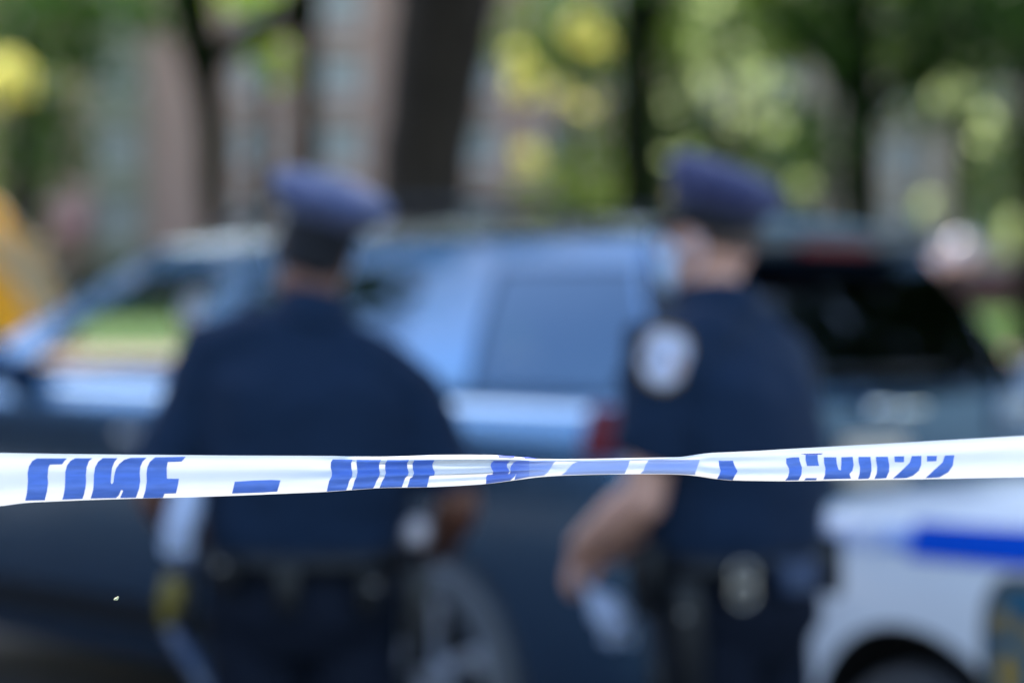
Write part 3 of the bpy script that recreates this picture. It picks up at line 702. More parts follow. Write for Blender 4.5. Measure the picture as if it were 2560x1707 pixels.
# door emblem: shield with dark rim, teal field and gold figures
def emblem_poly(cx, cz, sx, sz, off):
    pts = []
    for i in range(40):
        a = 2 * math.pi * i / 40; ca, sa = math.cos(a), math.sin(a)
        x = math.copysign(abs(ca) ** .55, ca) * sx; z = math.copysign(abs(sa) ** .55, sa) * sz
        if z < 0: x *= 1 - .35 * (z / -sz) ** 2
        pts.append((cx + x, cz + z))
    bm = bmesh.new(); f = bm.faces.new([bm.verts.new((p[0], car.y(p[0], p[1]) + off, p[1])) for p in pts]); return bm
ex, ez = 3.60, .745
obj('emblem', emblem_poly(ex, ez, .16, .205, .005), M['decal_dark'], pol, False)
obj('emblem_field', emblem_poly(ex, ez, .125, .175, .008), M['decal_teal'], pol, False)
bm = bmesh.new()
for (dx, dz, sx, sz) in ((.06, -.03, .04, .06), (-.03, .07, .05, .035), (.0, -.11, .07, .03), (-.08, 0, .03, .07), (.075, .09, .03, .03)):
    pts = [(ex + dx + math.cos(a) * sx, ez + dz + math.sin(a) * sz) for a in [6.283 * i / 14 for i in range(14)]]
    bm.faces.new([bm.verts.new((p[0], car.y(p[0], p[1]) + .011, p[1])) for p in pts])
obj('emblem_figures', bm, M['decal_gold'], pol, False)
for x in (1.3, 2.25):
    bm = bmesh.new(); box(bm, (x, car.y(x, .92) + .012, .92), (.19, .03, .03), bevel=.01); obj('door_handle', bm, M['paint_white'], pol)
for x in (3.30, 2.06):
    bm = bmesh.new()
    g = [[bm.verts.new((x + dx, car.y(x, z) + .0035, z)) for z in (.36, .5, .7, .85, .97)] for dx in (0, .006)]
    for j in range(4): bm.faces.new((g[0][j], g[1][j], g[1][j + 1], g[0][j + 1]))
    obj('door_gap', bm, M['well'], pol)
for sg in (1, -1):
    bm = bmesh.new(); ell(bm, (4.70, sg * .62, .78), (.16, .17, .08), Matrix.Rotation(sg * R(-35), 3, 'Z')); obj('headlight', bm, M['lamp_clear'], pol)
bm = bmesh.new(); box(bm, (4.89, 0, .66), (.06, .8, .2), bevel=.02); obj('grille', bm, M['black_trim'], pol)
bm = bmesh.new(); box(bm, (4.86, 0, .42), (.14, 1.1, .2), bevel=.05); obj('front_bumper', bm, M['paint_white'], pol)
bm = bmesh.new(); box(bm, (1.7, 0, 1.755), (.28, 1.15, .07), bevel=.03); obj('light_bar', bm, M['lamp_clear'], pol)

# --- grey car beyond, at the right edge
GY = R(170); gl = Vector((3.75, 12.6, 0))
gcar = thing('parked_car', 'grey parked car cut by the right edge, beyond the blue SUV', 'car', gl, GY)
car = Car(4.6, 1.8, [(0, .98), (.1, 1.0), (2.6, 1.0), (3.2, .98), (3.9, .92), (4.4, .82), (4.6, .7)], belt=1.0, roof=1.38, crown=.05, roofw=.7, wheels=(.9, 3.7), wr=.33, arch=.38)
gcar.location = Vector((5.1, 12.2, 0))
car.body(M['paint_grey'], gcar)
car.cabin(M['paint_grey'], gcar, [(.3, 1.0, 'p'), (.75, 1.1, 'glass_dark'), (1.6, 1.7, 'p'), (1.68, 1.76, 'glass_dark'), (2.6, 2.0, 'p'), (2.95, 2.2, 'p')], 'glass_dark', 'glass_dark', None)
car.wheelset(gcar)
for sg in (1, -1):
    bm = bmesh.new(); ell(bm, (4.42, sg * .6, .66), (.14, .16, .07), Matrix.Rotation(sg * R(-30), 3, 'Z')); obj('headlight', bm, M['lamp_clear'], gcar)

# ------------------------------------------------------------------ people
def hand(bm, wrist, d, nrm, side, curl=.9, s=1.0):
    """d: pointing direction, nrm: back-of-hand normal, side: +1/-1 side the thumb leaves"""
    d = Vector(d).normalized(); nrm = (Vector(nrm) - d * Vector(nrm).dot(d)).normalized(); lat = d.cross(nrm) * side
    w_ = Vector(wrist)
    for i in range(7):
        t = i / 6; c = w_ + d * (.015 + .075 * t) * s
        for q in (-1, 0, 1): ell(bm, c + lat * q * (.014 + .012 * t) * s, (.016 * s, .016 * s, .014 * s), seg=10)
    for j, (off, L, r) in enumerate(((.033, .070, .0088), (.011, .078, .009), (-.012, .072, .0086), (-.034, .056, .0078))):
        p = w_ + (d * .09 + lat * off) * s; pts = [p]; a = .25 + .1 * j
        for seg in (.44, .32, .24):
            dirv = (d * math.cos(a) - nrm * math.sin(a)); p = p + dirv * L * seg * s; pts.append(p); a += curl * (.75 + .08 * j)
        chain(bm, pts, [r * s, r * s * .97, r * s * .93, r * s * .85], .5)
    p = w_ + (d * .025 + lat * .03) * s; pts = [p]
    for (dv, L) in (((d * .6 + lat * .75 - nrm * .25), .042), ((d * .85 + lat * .3 - nrm * .5), .034), ((d * .9 - nrm * .55), .026)):
        p = p + dv.normalized() * L * s; pts.append(p)
    chain(bm, pts, [.014 * s, .012 * s, .0105 * s, .009 * s], .5)

def person(label, loc, rz, scale, skin, hairm, head_yaw, head_tilt, arms, warp=None, girth=1.0, mask=True, trap=0., haircut=-.062, cap_scale=1.0, capm='cap_cloth', cap_dz=0.):
    root = thing('person', label, 'person', loc, rz); root.scale = (scale,) * 3
    wp = warp or (lambda p: p)
    HC = Vector((0, .015, 1.70))
    hw = wp(Vector(HC))
    HM = Matrix.Translation(hw) @ Euler((head_tilt[0], head_tilt[1], head_yaw)).to_matrix().to_4x4()
    # body, one continuous skin
    bm = bmesh.new()
    g = girth
    secs = [(.84, .13, .10), (.92, .175, .125), (1.0, .18, .125), (1.1, .165, .115), (1.22, .17, .12), (1.34, .18, .12), (1.42, .16, .11), (1.48, .10, .08), (1.56, .065, .065)]
    loft(bm, [ring_ellipse((0, 0, z), rx * g, ry * g, 24, 2.3) for (z, rx, ry) in secs])
    for a in arms:
        sh, el, wr = a['sh'], a['el'], a['wr']
        chain(bm, [(a['s'] * .1, 0, 1.42), Vector(sh) - Vector((0, 0, .02)), Vector(sh).lerp(Vector(el), .45), el], [.05, .050, .050, .047])
        chain(bm, [el, Vector(el).lerp(Vector(wr), .35), wr], [.047, .052, .033])
        hand(bm, wr, a['hd'], a['hn'], a['ts'], a.get('curl', .9))
    for s_ in (1, -1):
        chain(bm, [(s_ * .09, 0, .9), (s_ * .12, .01, .5), (s_ * .14, -.01, .1)], [.085, .06, .042]); chain(bm, [(s_ * .14, -.02, .07), (s_ * .155, .15, .05)], [.05, .04])
    chain(bm, [(0, -.012, 1.52), (0, -.006, 1.63)], [.064, .061])
    for v in bm.verts: v.co = wp(v.co)
    hb = bmesh.new()
    ell(hb, (0, -.012, .02), (.077, .096, .105), seg=24); ell(hb, (0, .03, -.045), (.060, .066, .072), seg=24); ell(hb, (0, .055, -.085), (.030, .032, .026))
    ell(hb, (0, .092, -.022), (.012, .022, .026), Matrix.Rotation(R(18), 3, 'X')); ell(hb, (0, .083, -.062), (.024, .014, .010)); ell(hb, (0, .078, .022), (.055, .02, .012))
    for s_ in (1, -1):
        ell(hb, (s_ * .081, -.008, -.012), (.009, .021, .033), Matrix.Rotation(s_ * R(18), 3, 'Z')); ell(hb, (s_ * .04, .07, -.02), (.022, .02, .016))
    ell(hb, (0, -.035, -.075), (.055, .055, .06))
    bmesh.ops.transform(hb, matrix=HM, verts=hb.verts); tmp = bpy.data.meshes.new('t'); hb.to_mesh(tmp); hb.free(); bm.from_mesh(tmp)
    remeshed('body', bm, skin, root, .0052, 3)
    # eyes, hair, mask
    for s_ in (1, -1):
        bm = bmesh.new(); ell(bm, (s_ * .031, .083, -.004), (.012, .009, .007), mtx=HM); obj('eye', bm, M['patch_white'], root)
    bm = bmesh.new(); ell(bm, (0, -.022, .022), (.0815, .096, .106), seg=32)
    for v in list(bm.verts):
        q = v.co
        if (q.y > .035 and q.z < .05) or q.z < haircut + max(0, q.y + .03) * .8: bm.verts.remove(v)
    bmesh.ops.transform(bm, matrix=HM, verts=bm.verts); o = obj('hair', bm, hairm, root); so = o.modifiers.new('s', 'SOLIDIFY'); so.thickness = .006; bake(o)
    if mask:
        bm = bmesh.new(); g_ = []
        for i in range(13):
            a = R(-72 + 144 * i / 12); col = []
            for j in range(7):
                t = j / 6; z = .0 - .105 * t; r_ = .089 + .010 * math.sin(math.pi * t); rr = r_ * (1 - .10 * t) + (.016 if abs(i - 6) < 2 and t < .5 else 0)
                col.append(bm.verts.new((math.sin(a) * rr * .76, .008 + math.cos(a) * rr * 1.02, z + .012 * math.cos(a) - .02 * (1 - math.cos(a)))))
            g_.append(col)
        for i in range(12):
            for j in range(6): bm.faces.new((g_[i][j], g_[i + 1][j], g_[i + 1][j + 1], g_[i][j + 1]))
        for s_ in (1, -1):
            tube(bm, [(s_ * .069, .037, -.025), (s_ * .088, -.01, .018), (s_ * .09, -.028, -.01), (s_ * .088, -.02, -.04), (s_ * .062, .035, -.10)], .002, 6)
        bmesh.ops.transform(bm, matrix=HM, verts=bm.verts); o = obj('face_mask', bm, M['mask'], root); so = o.modifiers.new('s', 'SOLIDIFY'); so.thickness = .002; bake(o)
    # cap: band, eight-pointed crown, visor, badge
    CM = HM @ Matrix.Translation((0, -.012, cap_dz)) @ Matrix.Rotation(R(5), 4, 'X')
    def cs(r): return .088 + (r - .088) * cap_scale if r > .1 else r
    def octr(a, r, k=.045): return r * (1 + k * math.cos(8 * a))
    def cring(rx, ry, z, k=.0, dy=0, tilt=0):
        return [CM @ Vector((math.cos(a) * octr(a, cs(rx), k), dy + math.sin(a) * octr(a, cs(ry), k), z + tilt * math.sin(a))) for a in [2 * math.pi * i / 64 for i in range(64)]]
    bm = bmesh.new(); loft(bm, [cring(.080, .099, .030), cring(.084, .103, .032), cring(.086, .105, .078)], False); o = obj('cap_band', bm, M['cap_band'], root)
    bm = bmesh.new(); loft(bm, [cring(.0855, .1045, .076), cring(.097, .113, .088, .01), cring(.120, .131, .108, .03, 0, .006), cring(.133, .141, .128, .045, .0, .012), cring(.137, .144, .142, .05, 0, .016),
               cring(.131, .139, .156, .04, 0, .016), cring(.108, .115, .170, .02, 0, .014), cring(.06, .066, .179, 0, 0, .008), cring(.01, .01, .181)])
    obj('cap_crown', bm, M[capm], root)
    bm = bmesh.new(); rows_ = []
    for k in range(5):
        t = k / 4; rows_.append([bm.verts.new(CM @ Vector((math.sin(a) * (.086 + .012 * t), math.cos(a) * (.104 + .055 * t * math.cos(a * .9)), .036 - .028 * t * math.cos(a)))) for a in [R(-62 + 124 * i / 16) for i in range(17)]])
    for k in range(4):
        for i in range(16): bm.faces.new((rows_[k][i], rows_[k][i + 1], rows_[k + 1][i + 1], rows_[k + 1][i]))
    o = obj('cap_visor', bm, M['leather'], root); so = o.modifiers.new('s', 'SOLIDIFY'); so.thickness = .003; bake(o)
    bm = bmesh.new(); ell(bm, (0, .117, .085), (.02, .006, .026), mtx=CM)
    ell(bm, (0, .117, .113), (.011, .005, .008), mtx=CM); obj('cap_badge', bm, M['gold'], root)
    # shirt
    bm = bmesh.new(); G = g
    secs = [(1.035, .196, .142), (1.09, .212, .155), (1.18, .218, .162), (1.3, .226, .168), (1.39, .220, .160), (1.44, .198, .142), (1.485, .155, .116), (1.53, .104, .090), (1.575, .070, .071)]
    loft(bm, [ring_ellipse((0, 0, z), rx * G, ry * G, 36, 2.5) for (z, rx, ry) in secs])
    for a in arms:
        sh, el = Vector(a['sh']), Vector(a['el']); q = a['s']; f = a.get('sleeve', .86)
        if trap: chain(bm, [(0, -.03, 1.50), (q * .09, -.035, 1.485), (q * .20, -.01, 1.43)], [.085, .085, .085])
        tube(bm, [Vector((q * .12, 0, 1.445)), Vector((q * .165, 0, 1.447)), sh + Vector((0, 0, .0)), sh.lerp(el, .25), sh.lerp(el, .55), sh.lerp(el, f)], [.075, .082, .079, .080, .076, .078], 24)
    remeshed('shirt', bm, M['shirt'], root, .0085, 4, .012, 6, wp)
    bm = bmesh.new()   # collar
    loft(bm, [[wp(p + Vector((0, 0, -.12 * p.y if z > 1.57 else 0))) for p in ring_ellipse((0, -.006, z), rx, ry, 36)] for (z, rx, ry) in ((1.535, .098, .094), (1.58, .078, .080), (1.612, .071, .075), (1.606, .078, .083), (1.55, .104, .104))], False)
    obj('collar', bm, M['shirt'], root)
    for s_ in (1, -1):
        bm = bmesh.new(); box(bm, (s_ * .145, 0, 1.527), (.11, .04, .006), Matrix.Rotation(s_ * R(22), 3, 'Y'), .002)
        for v in bm.verts: v.co = wp(v.co)
        obj('shoulder_strap', bm, M['shirt'], root, False)
    # trousers and boots
    bm = bmesh.new(); secs = [(.82, .15, .12), (.9, .2, .148), (.97, .205, .150), (1.05, .194, .140)]
    loft(bm, [ring_ellipse((0, 0, z), rx * G, ry * G, 32, 2.3) for (z, rx, ry) in secs])
    for s_ in (1, -1): tube(bm, [(s_ * .10, 0, .93), (s_ * .108, 0, .75), (s_ * .122, .01, .5), (s_ * .134, 0, .25), (s_ * .14, -.01, .07)], [.108, .104, .086, .078, .082], 24)
    remeshed('trousers', bm, M['trouser'], root, .011, 3, .008, 8)
    for s_ in (1, -1):
        bm = bmesh.new(); chain(bm, [(s_ * .14, -.03, .06), (s_ * .15, .10, .05), (s_ * .155, .17, .04)], [.055, .052, .042]); tube(bm, [(s_ * .14, -.02, .04), (s_ * .14, -.02, .2)], .056, 16)
        for v in bm.verts: v.co.z = max(v.co.z, 0)
        remeshed('boot', bm, M['boot'], root, .01, 2)
    # duty belt
    bm = bmesh.new()
    loft(bm, [ring_ellipse((0, 0, z), rx * G, ry * G, 48, 2.4) for (z, rx, ry) in ((1.0, .200, .148), (1.0, .212, .158), (1.055, .211, .157), (1.055, .198, .146))], False)
    obj('duty_belt', bm, M['leather'], root)
    bm = bmesh.new(); box(bm, (0, .158 * G + .008, 1.028), (.07, .012, .055), bevel=.004); obj('buckle', bm, M['gold'], root, False)
    return root, G
def on_belt(G, ang, out=.02):
    """point on the belt at angle (0 = right, 90 = front, -90 = back)"""
    a = R(ang); return Vector((math.cos(a) * (.21 * G + out), math.sin(a) * (.157 * G + out), 1.02)), Matrix.Rotation(a - R(90), 3, 'Z')
def pouch(root, G, ang, name, m, w_, h, dpt, dz=0., label=None, snap=None):
    p, r = on_belt(G, ang, dpt / 2 + .004); bm = bmesh.new(); p = p + Vector((0, 0, dz))
    box(bm, p, (w_, dpt, h), r, .009); o = obj(name, bm, m, root, True, label); auto(o, 30)
    if snap:
        bm = bmesh.new(); c = p + r @ Vector((0, dpt / 2, h * .2)); ell(bm, c, (.009, .009, .009)); obj('snap', bm, snap, o)
    return o

# officer seen from behind, left
def warp1(p):
    p = Vector(p); r = smooth01((p.z - 1.0) / .5); p.x += .022 * r; p.z -= .17 * p.x * r if abs(p.x) > .0 else 0; return p
arms1 = [dict(s=-1, sh=(-.212, 0, 1.435), el=(-.325, -.03, 1.165), wr=(-.285, .20, 1.06), hd=(.5, .8, -.2), hn=(-.4, .1, 1), ts=1, sleeve=.95),
         dict(s=1, sh=(.212, 0, 1.435), el=(.335, -.03, 1.165), wr=(.295, .19, 1.03), hd=(-.5, .8, -.2), hn=(.4, .1, 1), ts=-1, sleeve=.9)]
of1, G1 = person('person in dark blue police shirt and tilted peaked cap, back to camera, on the left', (-.455, 5.3, 0), R(0), 1.0, M['skin_dark'], M['hair_black'],
             R(-6), (R(-5), R(18)), arms1, warp1, 1.06, trap=1., capm='cap_light', cap_dz=-.012)
pouch(of1, G1, -52, 'belt_pouch', M['leather'], .06, .09, .035, -.055, snap=M['nickel'])
pouch(of1, G1, -95, 'belt_pouch', M['leather'], .05, .10, .03, -.04)
pouch(of1, G1, -128, 'belt_pouch', M['leather'], .06, .08, .04, -.01, snap=M['nickel'])
o = pouch(of1, G1, -8, 'holster', M['leather'], .07, .22, .05, -.12)
bm = bmesh.new(); ell(bm, (.246, -.03, 1.085), (.03, .03, .032)); obj('torch_head', bm, M['pale_plastic'], of1)  # pale ball added for a bright metal glint at the belt
bm = bmesh.new(); tube(bm, [(.246, -.03, 1.06), (.25, -.03, .93)], .018, 12); obj('torch', bm, M['leather'], of1)  # dark stem added to carry the glint ball
bm = bmesh.new(); box(bm, (-.285, -.03, .955), (.05, .07, .07), Matrix.Rotation(R(12), 3, 'Y'), .012); box(bm, (-.295, -.03, .915), (.036, .05, .06), None, .01); obj('stun_gun', bm, M['yellow'], of1)
bm = bmesh.new(); box(bm, (-.262, -.01, .93), (.05, .09, .13), None, .012); obj('holster', bm, M['leather'], of1)
bm = bmesh.new(); chain(bm, [(-.235, -.12, 1.19), (-.245, -.13, 1.15), (-.258, -.13, 1.10), (-.262, -.125, 1.085)], [.026, .036, .034, .022])
for q in range(4): chain(bm, [(-.282 + .014 * q, -.13, 1.09), (-.287 + .016 * q, -.132, 1.055 - .006 * (q % 2))], [.009, .008])
remeshed('spare_gloves', bm, M['glove'], of1, .005, 2, .003, 30)
bm = bmesh.new(); tube(bm, [(-.255, -.05, 1.03), (-.255, -.055, 1.0)], .022, 12); tube(bm, [(-.285, -.06, .88), (-.22, -.09, .78), (-.17, -.10, .66)], [.018, .02, .017], 12)
obj('baton', bm, mat('baton', (.02, .04, .09), .35, coat=.4), of1)

# officer with arm patch, right
def warp2(p):
    p = Vector(p); r = smooth01((p.z - 1.15) / .5); p.x -= .038 * r; p.y += .040 * r; p.z += .022 * r * min(1, abs(p.x + .038) / .2); return p
arms2 = [dict(s=-1, sh=(-.215, .0, 1.46), el=(-.262, .05, 1.17), wr=(-.19, .265, 1.055), hd=(.35, .6, -.6), hn=(-.75, .2, .6), ts=1, sleeve=.74, curl=1.0),
         dict(s=1, sh=(.215, .0, 1.46), el=(.20, .12, 1.16), wr=(-.085, .275, 1.035), hd=(-.8, .35, -.35), hn=(.1, .4, 1), ts=-1, sleeve=.74, curl=.9)]
of2, G2 = person('person in dark blue police shirt with round white arm patch, head turned left', (.482, 5.2, 0), R(50), 1.005, M['skin_fair'], M['hair_brown'],
             R(18), (R(9), R(2)), arms2, warp2, 1.04, trap=1., haircut=-.012, cap_scale=.74)
pouch(of2, G2, -100, 'belt_pouch', mat('pouch_leather', (.03, .05, .10), .35, coat=.3, var=.1), .10, .07, .04, -.01)
o = pouch(of2, G2, -135, 'handcuff_pouch', M['leather'], .05, .085, .03, -.02)
bm = bmesh.new(); p, r = on_belt(G2, -135, .045)
for dz in (.0, -.035):
    ring = [p + r @ Vector((math.cos(a) * .024, .004, math.sin(a) * .026 + dz)) for a in [6.283 * i / 24 for i in range(25)]]; tube(bm, ring, .005, 8, False)
obj('handcuffs', bm, M['nickel'], of2)
pouch(of2, G2, -165, 'holster', M['leather'], .07, .24, .05, -.13, snap=M['nickel'])
pouch(of2, G2, -40, 'radio', M['leather'], .06, .13, .04, -.01)
bm = bmesh.new(); p, r = on_belt(G2, 175, .05); tube(bm, [p + Vector((0, 0, -.08)), p + Vector((-.02, -.03, -.35))], .016, 12); obj('baton', bm, M['leather'], of2)
pouch(of2, G2, 163, 'magazine_pouch', M['leather'], .07, .15, .05, -.02)
pouch(of2, G2, 140, 'belt_pouch', M['leather'], .06, .10, .04, -.01, snap=M['nickel'])
# arm patch: shield sewn on the left sleeve
def on_sleeve(u_, v_, off):
    sh, el = Vector(arms2[0]['sh']), Vector(arms2[0]['el']); ax = (el - sh).normalized(); c = warp2(sh) + ax * (.008 - v_)
    out = Vector((-1, -1.05, 0)); out = (out - ax * out.dot(ax)).normalized(); lat = ax.cross(out)
    a = u_ / .082; return c + out * math.cos(a) * (.0835 + off) + lat * math.sin(a) * (.0835 + off)
def patch(scale, off, m, name, cu_=0, cv_=0, sx=.052, sz=.064, pw=.75):
    bm = bmesh.new(); rings = []
    for k in range(6):
        f = k / 5; ring = []
        for i in range(32):
            a = 6.2832 * i / 32; ca, sa = math.cos(a), math.sin(a)
            x = math.copysign(abs(ca) ** pw, ca) * sx * scale * f; z = math.copysign(abs(sa) ** pw, sa) * sz * scale * f
            if z < 0: x *= 1 - .3 * (z / (sz * scale)) ** 2
            ring.append(bm.verts.new(on_sleeve(cu_ + x, cv_ + z, off)))
        rings.append(ring)
    for a, b in zip(rings, rings[1:]):
        for i in range(32): bm.faces.new((a[i], a[(i + 1) % 32], b[(i + 1) % 32], b[i]))
    bmesh.ops.remove_doubles(bm, verts=bm.verts, dist=1e-5); return bm
o = obj('arm_patch', patch(1.0, .007, None, ''), M['patch_gold'], of2)
obj('patch_field', patch(.84, .0085, None, ''), M['patch_white'], o)
obj('patch_figure', patch(1, .0098, None, '', -.027, -.01, .010, .020, 1.0), M['patch_tan'], o)
obj('patch_figure', patch(1, .0098, None, '', .027, -.008, .007, .018, 1.0), M['patch_dark'], o)
# driver resting an arm on the open window sill
dl = Vector((2.80, .45, -.03)); dw = Matrix.Rotation(SUVY, 4, 'Z') @ dl + suv.location
drv = thing('person', 'person with pale grey hair at the wheel of the blue SUV, arm on window sill', 'person', dw, SUVY)
bm = bmesh.new()
ell(bm, (.13, .05, 1.55), (.096, .077, .105)); ell(bm, (.17, .05, 1.49), (.07, .058, .06)); ell(bm, (.228, .05, 1.53), (.018, .011, .024), Matrix.Rotation(R(-15), 3, 'Y')); ell(bm, (.21, .05, 1.49), (.014, .022, .01))
for s_ in (1, -1): ell(bm, (.125, .05 + s_ * .079, 1.535), (.021, .009, .031))
chain(bm, [(.09, .05, 1.36), (.11, .05, 1.47)], [.058, .056])
loft(bm, [ring_ellipse((x, .03, z), rx, ry, 20, 2.3) for (x, z, rx, ry) in ((-.02, .80, .13, .17), (.0, .95, .12, .16), (.03, 1.15, .12, .17), (.06, 1.28, .11, .17), (.08, 1.36, .06, .08))])
chain(bm, [(.07, .20, 1.29), (.16, .30, 1.28), (.36, .43, 1.315)], [.055, .050, .044]); chain(bm, [(.36, .43, 1.315), (.50, .42, 1.335), (.64, .36, 1.335)], [.044, .046, .031])
hand(bm, (.64, .36, 1.335), (1, -.25, -.05), (.1, .2, 1), -1, .6)
chain(bm, [(.07, -.14, 1.28), (.20, -.18, 1.06), (.24, -.17, 1.04)], [.052, .045, .044]); chain(bm, [(.24, -.17, 1.04), (.34, -.10, 1.10), (.46, -.04, 1.16)], [.044, .045, .03]); hand(bm, (.46, -.04, 1.16), (1, .1, .2), (-.2, -.3, 1), 1, 1.0)
for s_ in (1, -1):
    chain(bm, [(0, .03 + s_ * .09, .84), (.25, .03 + s_ * .12, .88), (.44, .03 + s_ * .13, .88)], [.085, .075, .06]); chain(bm, [(.44, .03 + s_ * .13, .88), (.56, .03 + s_ * .13, .66), (.64, .03 + s_ * .13, .50)], [.055, .05, .04])
    chain(bm, [(.64, .03 + s_ * .13, .47), (.78, .03 + s_ * .13, .46)], [.045, .035])
remeshed('body', bm, M['skin_fair'], drv, .0065, 3)
bm = bmesh.new(); ell(bm, (.115, .05, 1.572), (.104, .084, .108), seg=32)
for v in list(bm.verts):
    q = v.co - Vector((.13, .05, 1.55))
    if (q.x > .05 and q.z < .045) or q.z < -.06: bm.verts.remove(v)
o = obj('hair', bm, mat('hair_grey', (.80, .78, .84), .8, var=.1, scale=60, bump=.4), drv); so = o.modifiers.new('s', 'SOLIDIFY'); so.thickness = .006; bake(o)
bm = bmesh.new()
loft(bm, [ring_ellipse((x, .03, z), rx, ry, 24, 2.4) for (x, z, rx, ry) in ((-.02, .80, .15, .19), (.0, .95, .142, .182), (.03, 1.15, .138, .192), (.06, 1.28, .128, .19), (.08, 1.345, .085, .11), (.09, 1.385, .066, .072))])
tube(bm, [(.06, .12, 1.28), (.08, .21, 1.29), (.16, .30, 1.28), (.25, .36, 1.295)], [.07, .072, .066, .066], 18); tube(bm, [(.06, -.06, 1.28), (.08, -.14, 1.27), (.16, -.165, 1.13)], [.07, .07, .066], 18)
remeshed('shirt', bm, mat('shirt_mauve', (.36, .28, .40), .8, var=.1), drv, .01, 3, .005, 9)
bm = bmesh.new(); loft(bm, [ring_ellipse((-.01, .03, z), .15, .185, 20, 2.3) for z in (.76, .86)])
for s_ in (1, -1): tube(bm, [(0, .03 + s_ * .09, .84), (.25, .03 + s_ * .12, .88), (.45, .03 + s_ * .13, .885), (.51, .03 + s_ * .13, .78), (.62, .03 + s_ * .13, .53)], [.10, .088, .08, .07, .062], 18)
remeshed('trousers', bm, M['trouser'], drv, .012, 3)
# gloves dangling from the hand of the right officer
bm = bmesh.new(); hp = Vector((.50 + 1.02 * (-.105 * .707 - .33 * .707), 5.2 + 1.02 * (-.105 * .707 + .33 * .707), 0))
gp = Vector(((1405 - 1176) / FPX * 5.25, 5.25, 0))
chain(bm, [gp + Vector((-.075, 0, 1.01)), gp + Vector((-.055, 0, .965)), gp + Vector((-.008, 0, .915)), gp + Vector((.012, 0, .895))], [.006, .007, .040, .038])
for q in range(4): chain(bm, [gp + Vector((-.015 + .018 * q, 0, .885)), gp + Vector((-.017 + .02 * q, -.005, .855 - .008 * (q % 2)))], [.010, .008])
o = remeshed('disposable_gloves', bm, M['glove'], None, .005, 2, .004, 25)
tag(o, 'crumpled pale blue disposable gloves dangling from the right officer\'s hands', 'gloves')

# ------------------------------------------------------------------ police tape
TOP = [(-700, 1126), (0, 1131.5), (153, 1134), (300, 1135.5), (600, 1138), (840, 1139), (860, 1140), (950, 1141), (1000, 1140), (1090, 1136.5), (1160, 1136), (1235, 1136.5), (1290, 1141), (1345, 1146.5), (1400, 1147), (1500, 1146), (1700, 1142), (1713, 1141), (1725, 1138.5), (1745, 1135), (1775, 1131.5), (1900, 1126), (2000, 1120), (2200, 1109), (2560, 1088.5), (3300, 1040)]
BOT = [(-700, 1300), (0, 1265), (61, 1256), (153, 1252), (228, 1249), (340, 1245.5), (460, 1243), (600, 1238), (815, 1229), (870, 1225), (950, 1219), (1070, 1217.5), (1145, 1214), (1215, 1209.5), (1290, 1199.5), (1350, 1191.5), (1410, 1188), (1500, 1185.5), (1600, 1184.5), (1680, 1185), (1730, 1187.5), (1765, 1193), (1800, 1198.5), (1850, 1201), (1960, 1202.5), (2100, 1200.5), (2300, 1197.5), (2560, 1192), (3300, 1172)]
def gauss(x, c, w_): return math.exp(-((x - c) / w_) ** 2)
def depth(X, Y):
    tp, bt = interp(TOP, X), interp(BOT, X); t = (Y - tp) / (bt - tp)
    base = 2.50 + (X - 1250) * .00004 + max(0, X - 1650) ** 2 * 8e-8 - max(0, 500 - X) * 3e-5
    f = 0.
    f += .012 * max(0, .14 - t) ** 1.5 * 6                        # top lip rolls away
    f += .0032 * math.sin((t - .05) * 6.6) * (1 - .7 * gauss(X, 1500, 170))
    f += .0016 * math.sin(t * 16 + X * .0016) * smooth01((X - 700) / 250) * (1 - smooth01((X - 1280) / 120))
    f += .0011 * math.sin(t * 27 + 1) * gauss(X, 1170, 130)
    f += .0020 * math.sin(t * 12 + .6) * smooth01((X - 1720) / 60) * (1 - smooth01((X - 1860) / 350))
    if Y < 1148 and 820 < X < 1400: f += (1148 - Y) * .00075 * smooth01((X - 820) / 150) * (1 - smooth01((X - 1330) / 60))
    f += .0008 * noise.noise(Vector((X * .006, t * 3, 3)))
    return (base + f) * .688
def TP(X, Y, off=0):
    return PX(X * .91875, Y * .91875, depth(X, Y) - off)
bm = bmesh.new(); XS = [-1000 + 10 * i for i in range(460)]; NY = 44; g_ = []
XS = [x for x in XS]
for X in XS:
    tp, bt = interp(TOP, X), interp(BOT, X)
    tp = sum(interp(TOP, X + k) for k in (-12, -6, 0, 6, 12)) / 5; bt = sum(interp(BOT, X + k) for k in (-20, -10, 0, 10, 20)) / 5
    g_.append([bm.verts.new(TP(X, tp + (bt - tp) * j / NY)) for j in range(NY + 1)])
for i in range(len(XS) - 1):
    for j in range(NY): bm.faces.new((g_[i][j], g_[i][j + 1], g_[i + 1][j + 1], g_[i + 1][j]))
tp_root = thing('police_tape', 'white plastic police tape with blue block lettering stretched across the foreground', 'tape', PX(1176, 1080, 1.72))
def tobj(name, bm, m):
    for v in bm.verts: v.co -= tp_root.location
    return obj(name, bm, m, tp_root)
tobj('tape_strip', bm, M['tape'])
def C(kind, pts):
    x0, y0 = {'A': (0, 1110), 'B': (460, 1110), 'C': (780, 1110), 'D': (1180, 1110), 'E': (1560, 1100), 'F': (1940, 1080)}[kind]
    return [(x0 + p[0] / 4.9, y0 + p[1] / 4.9) for p in pts]
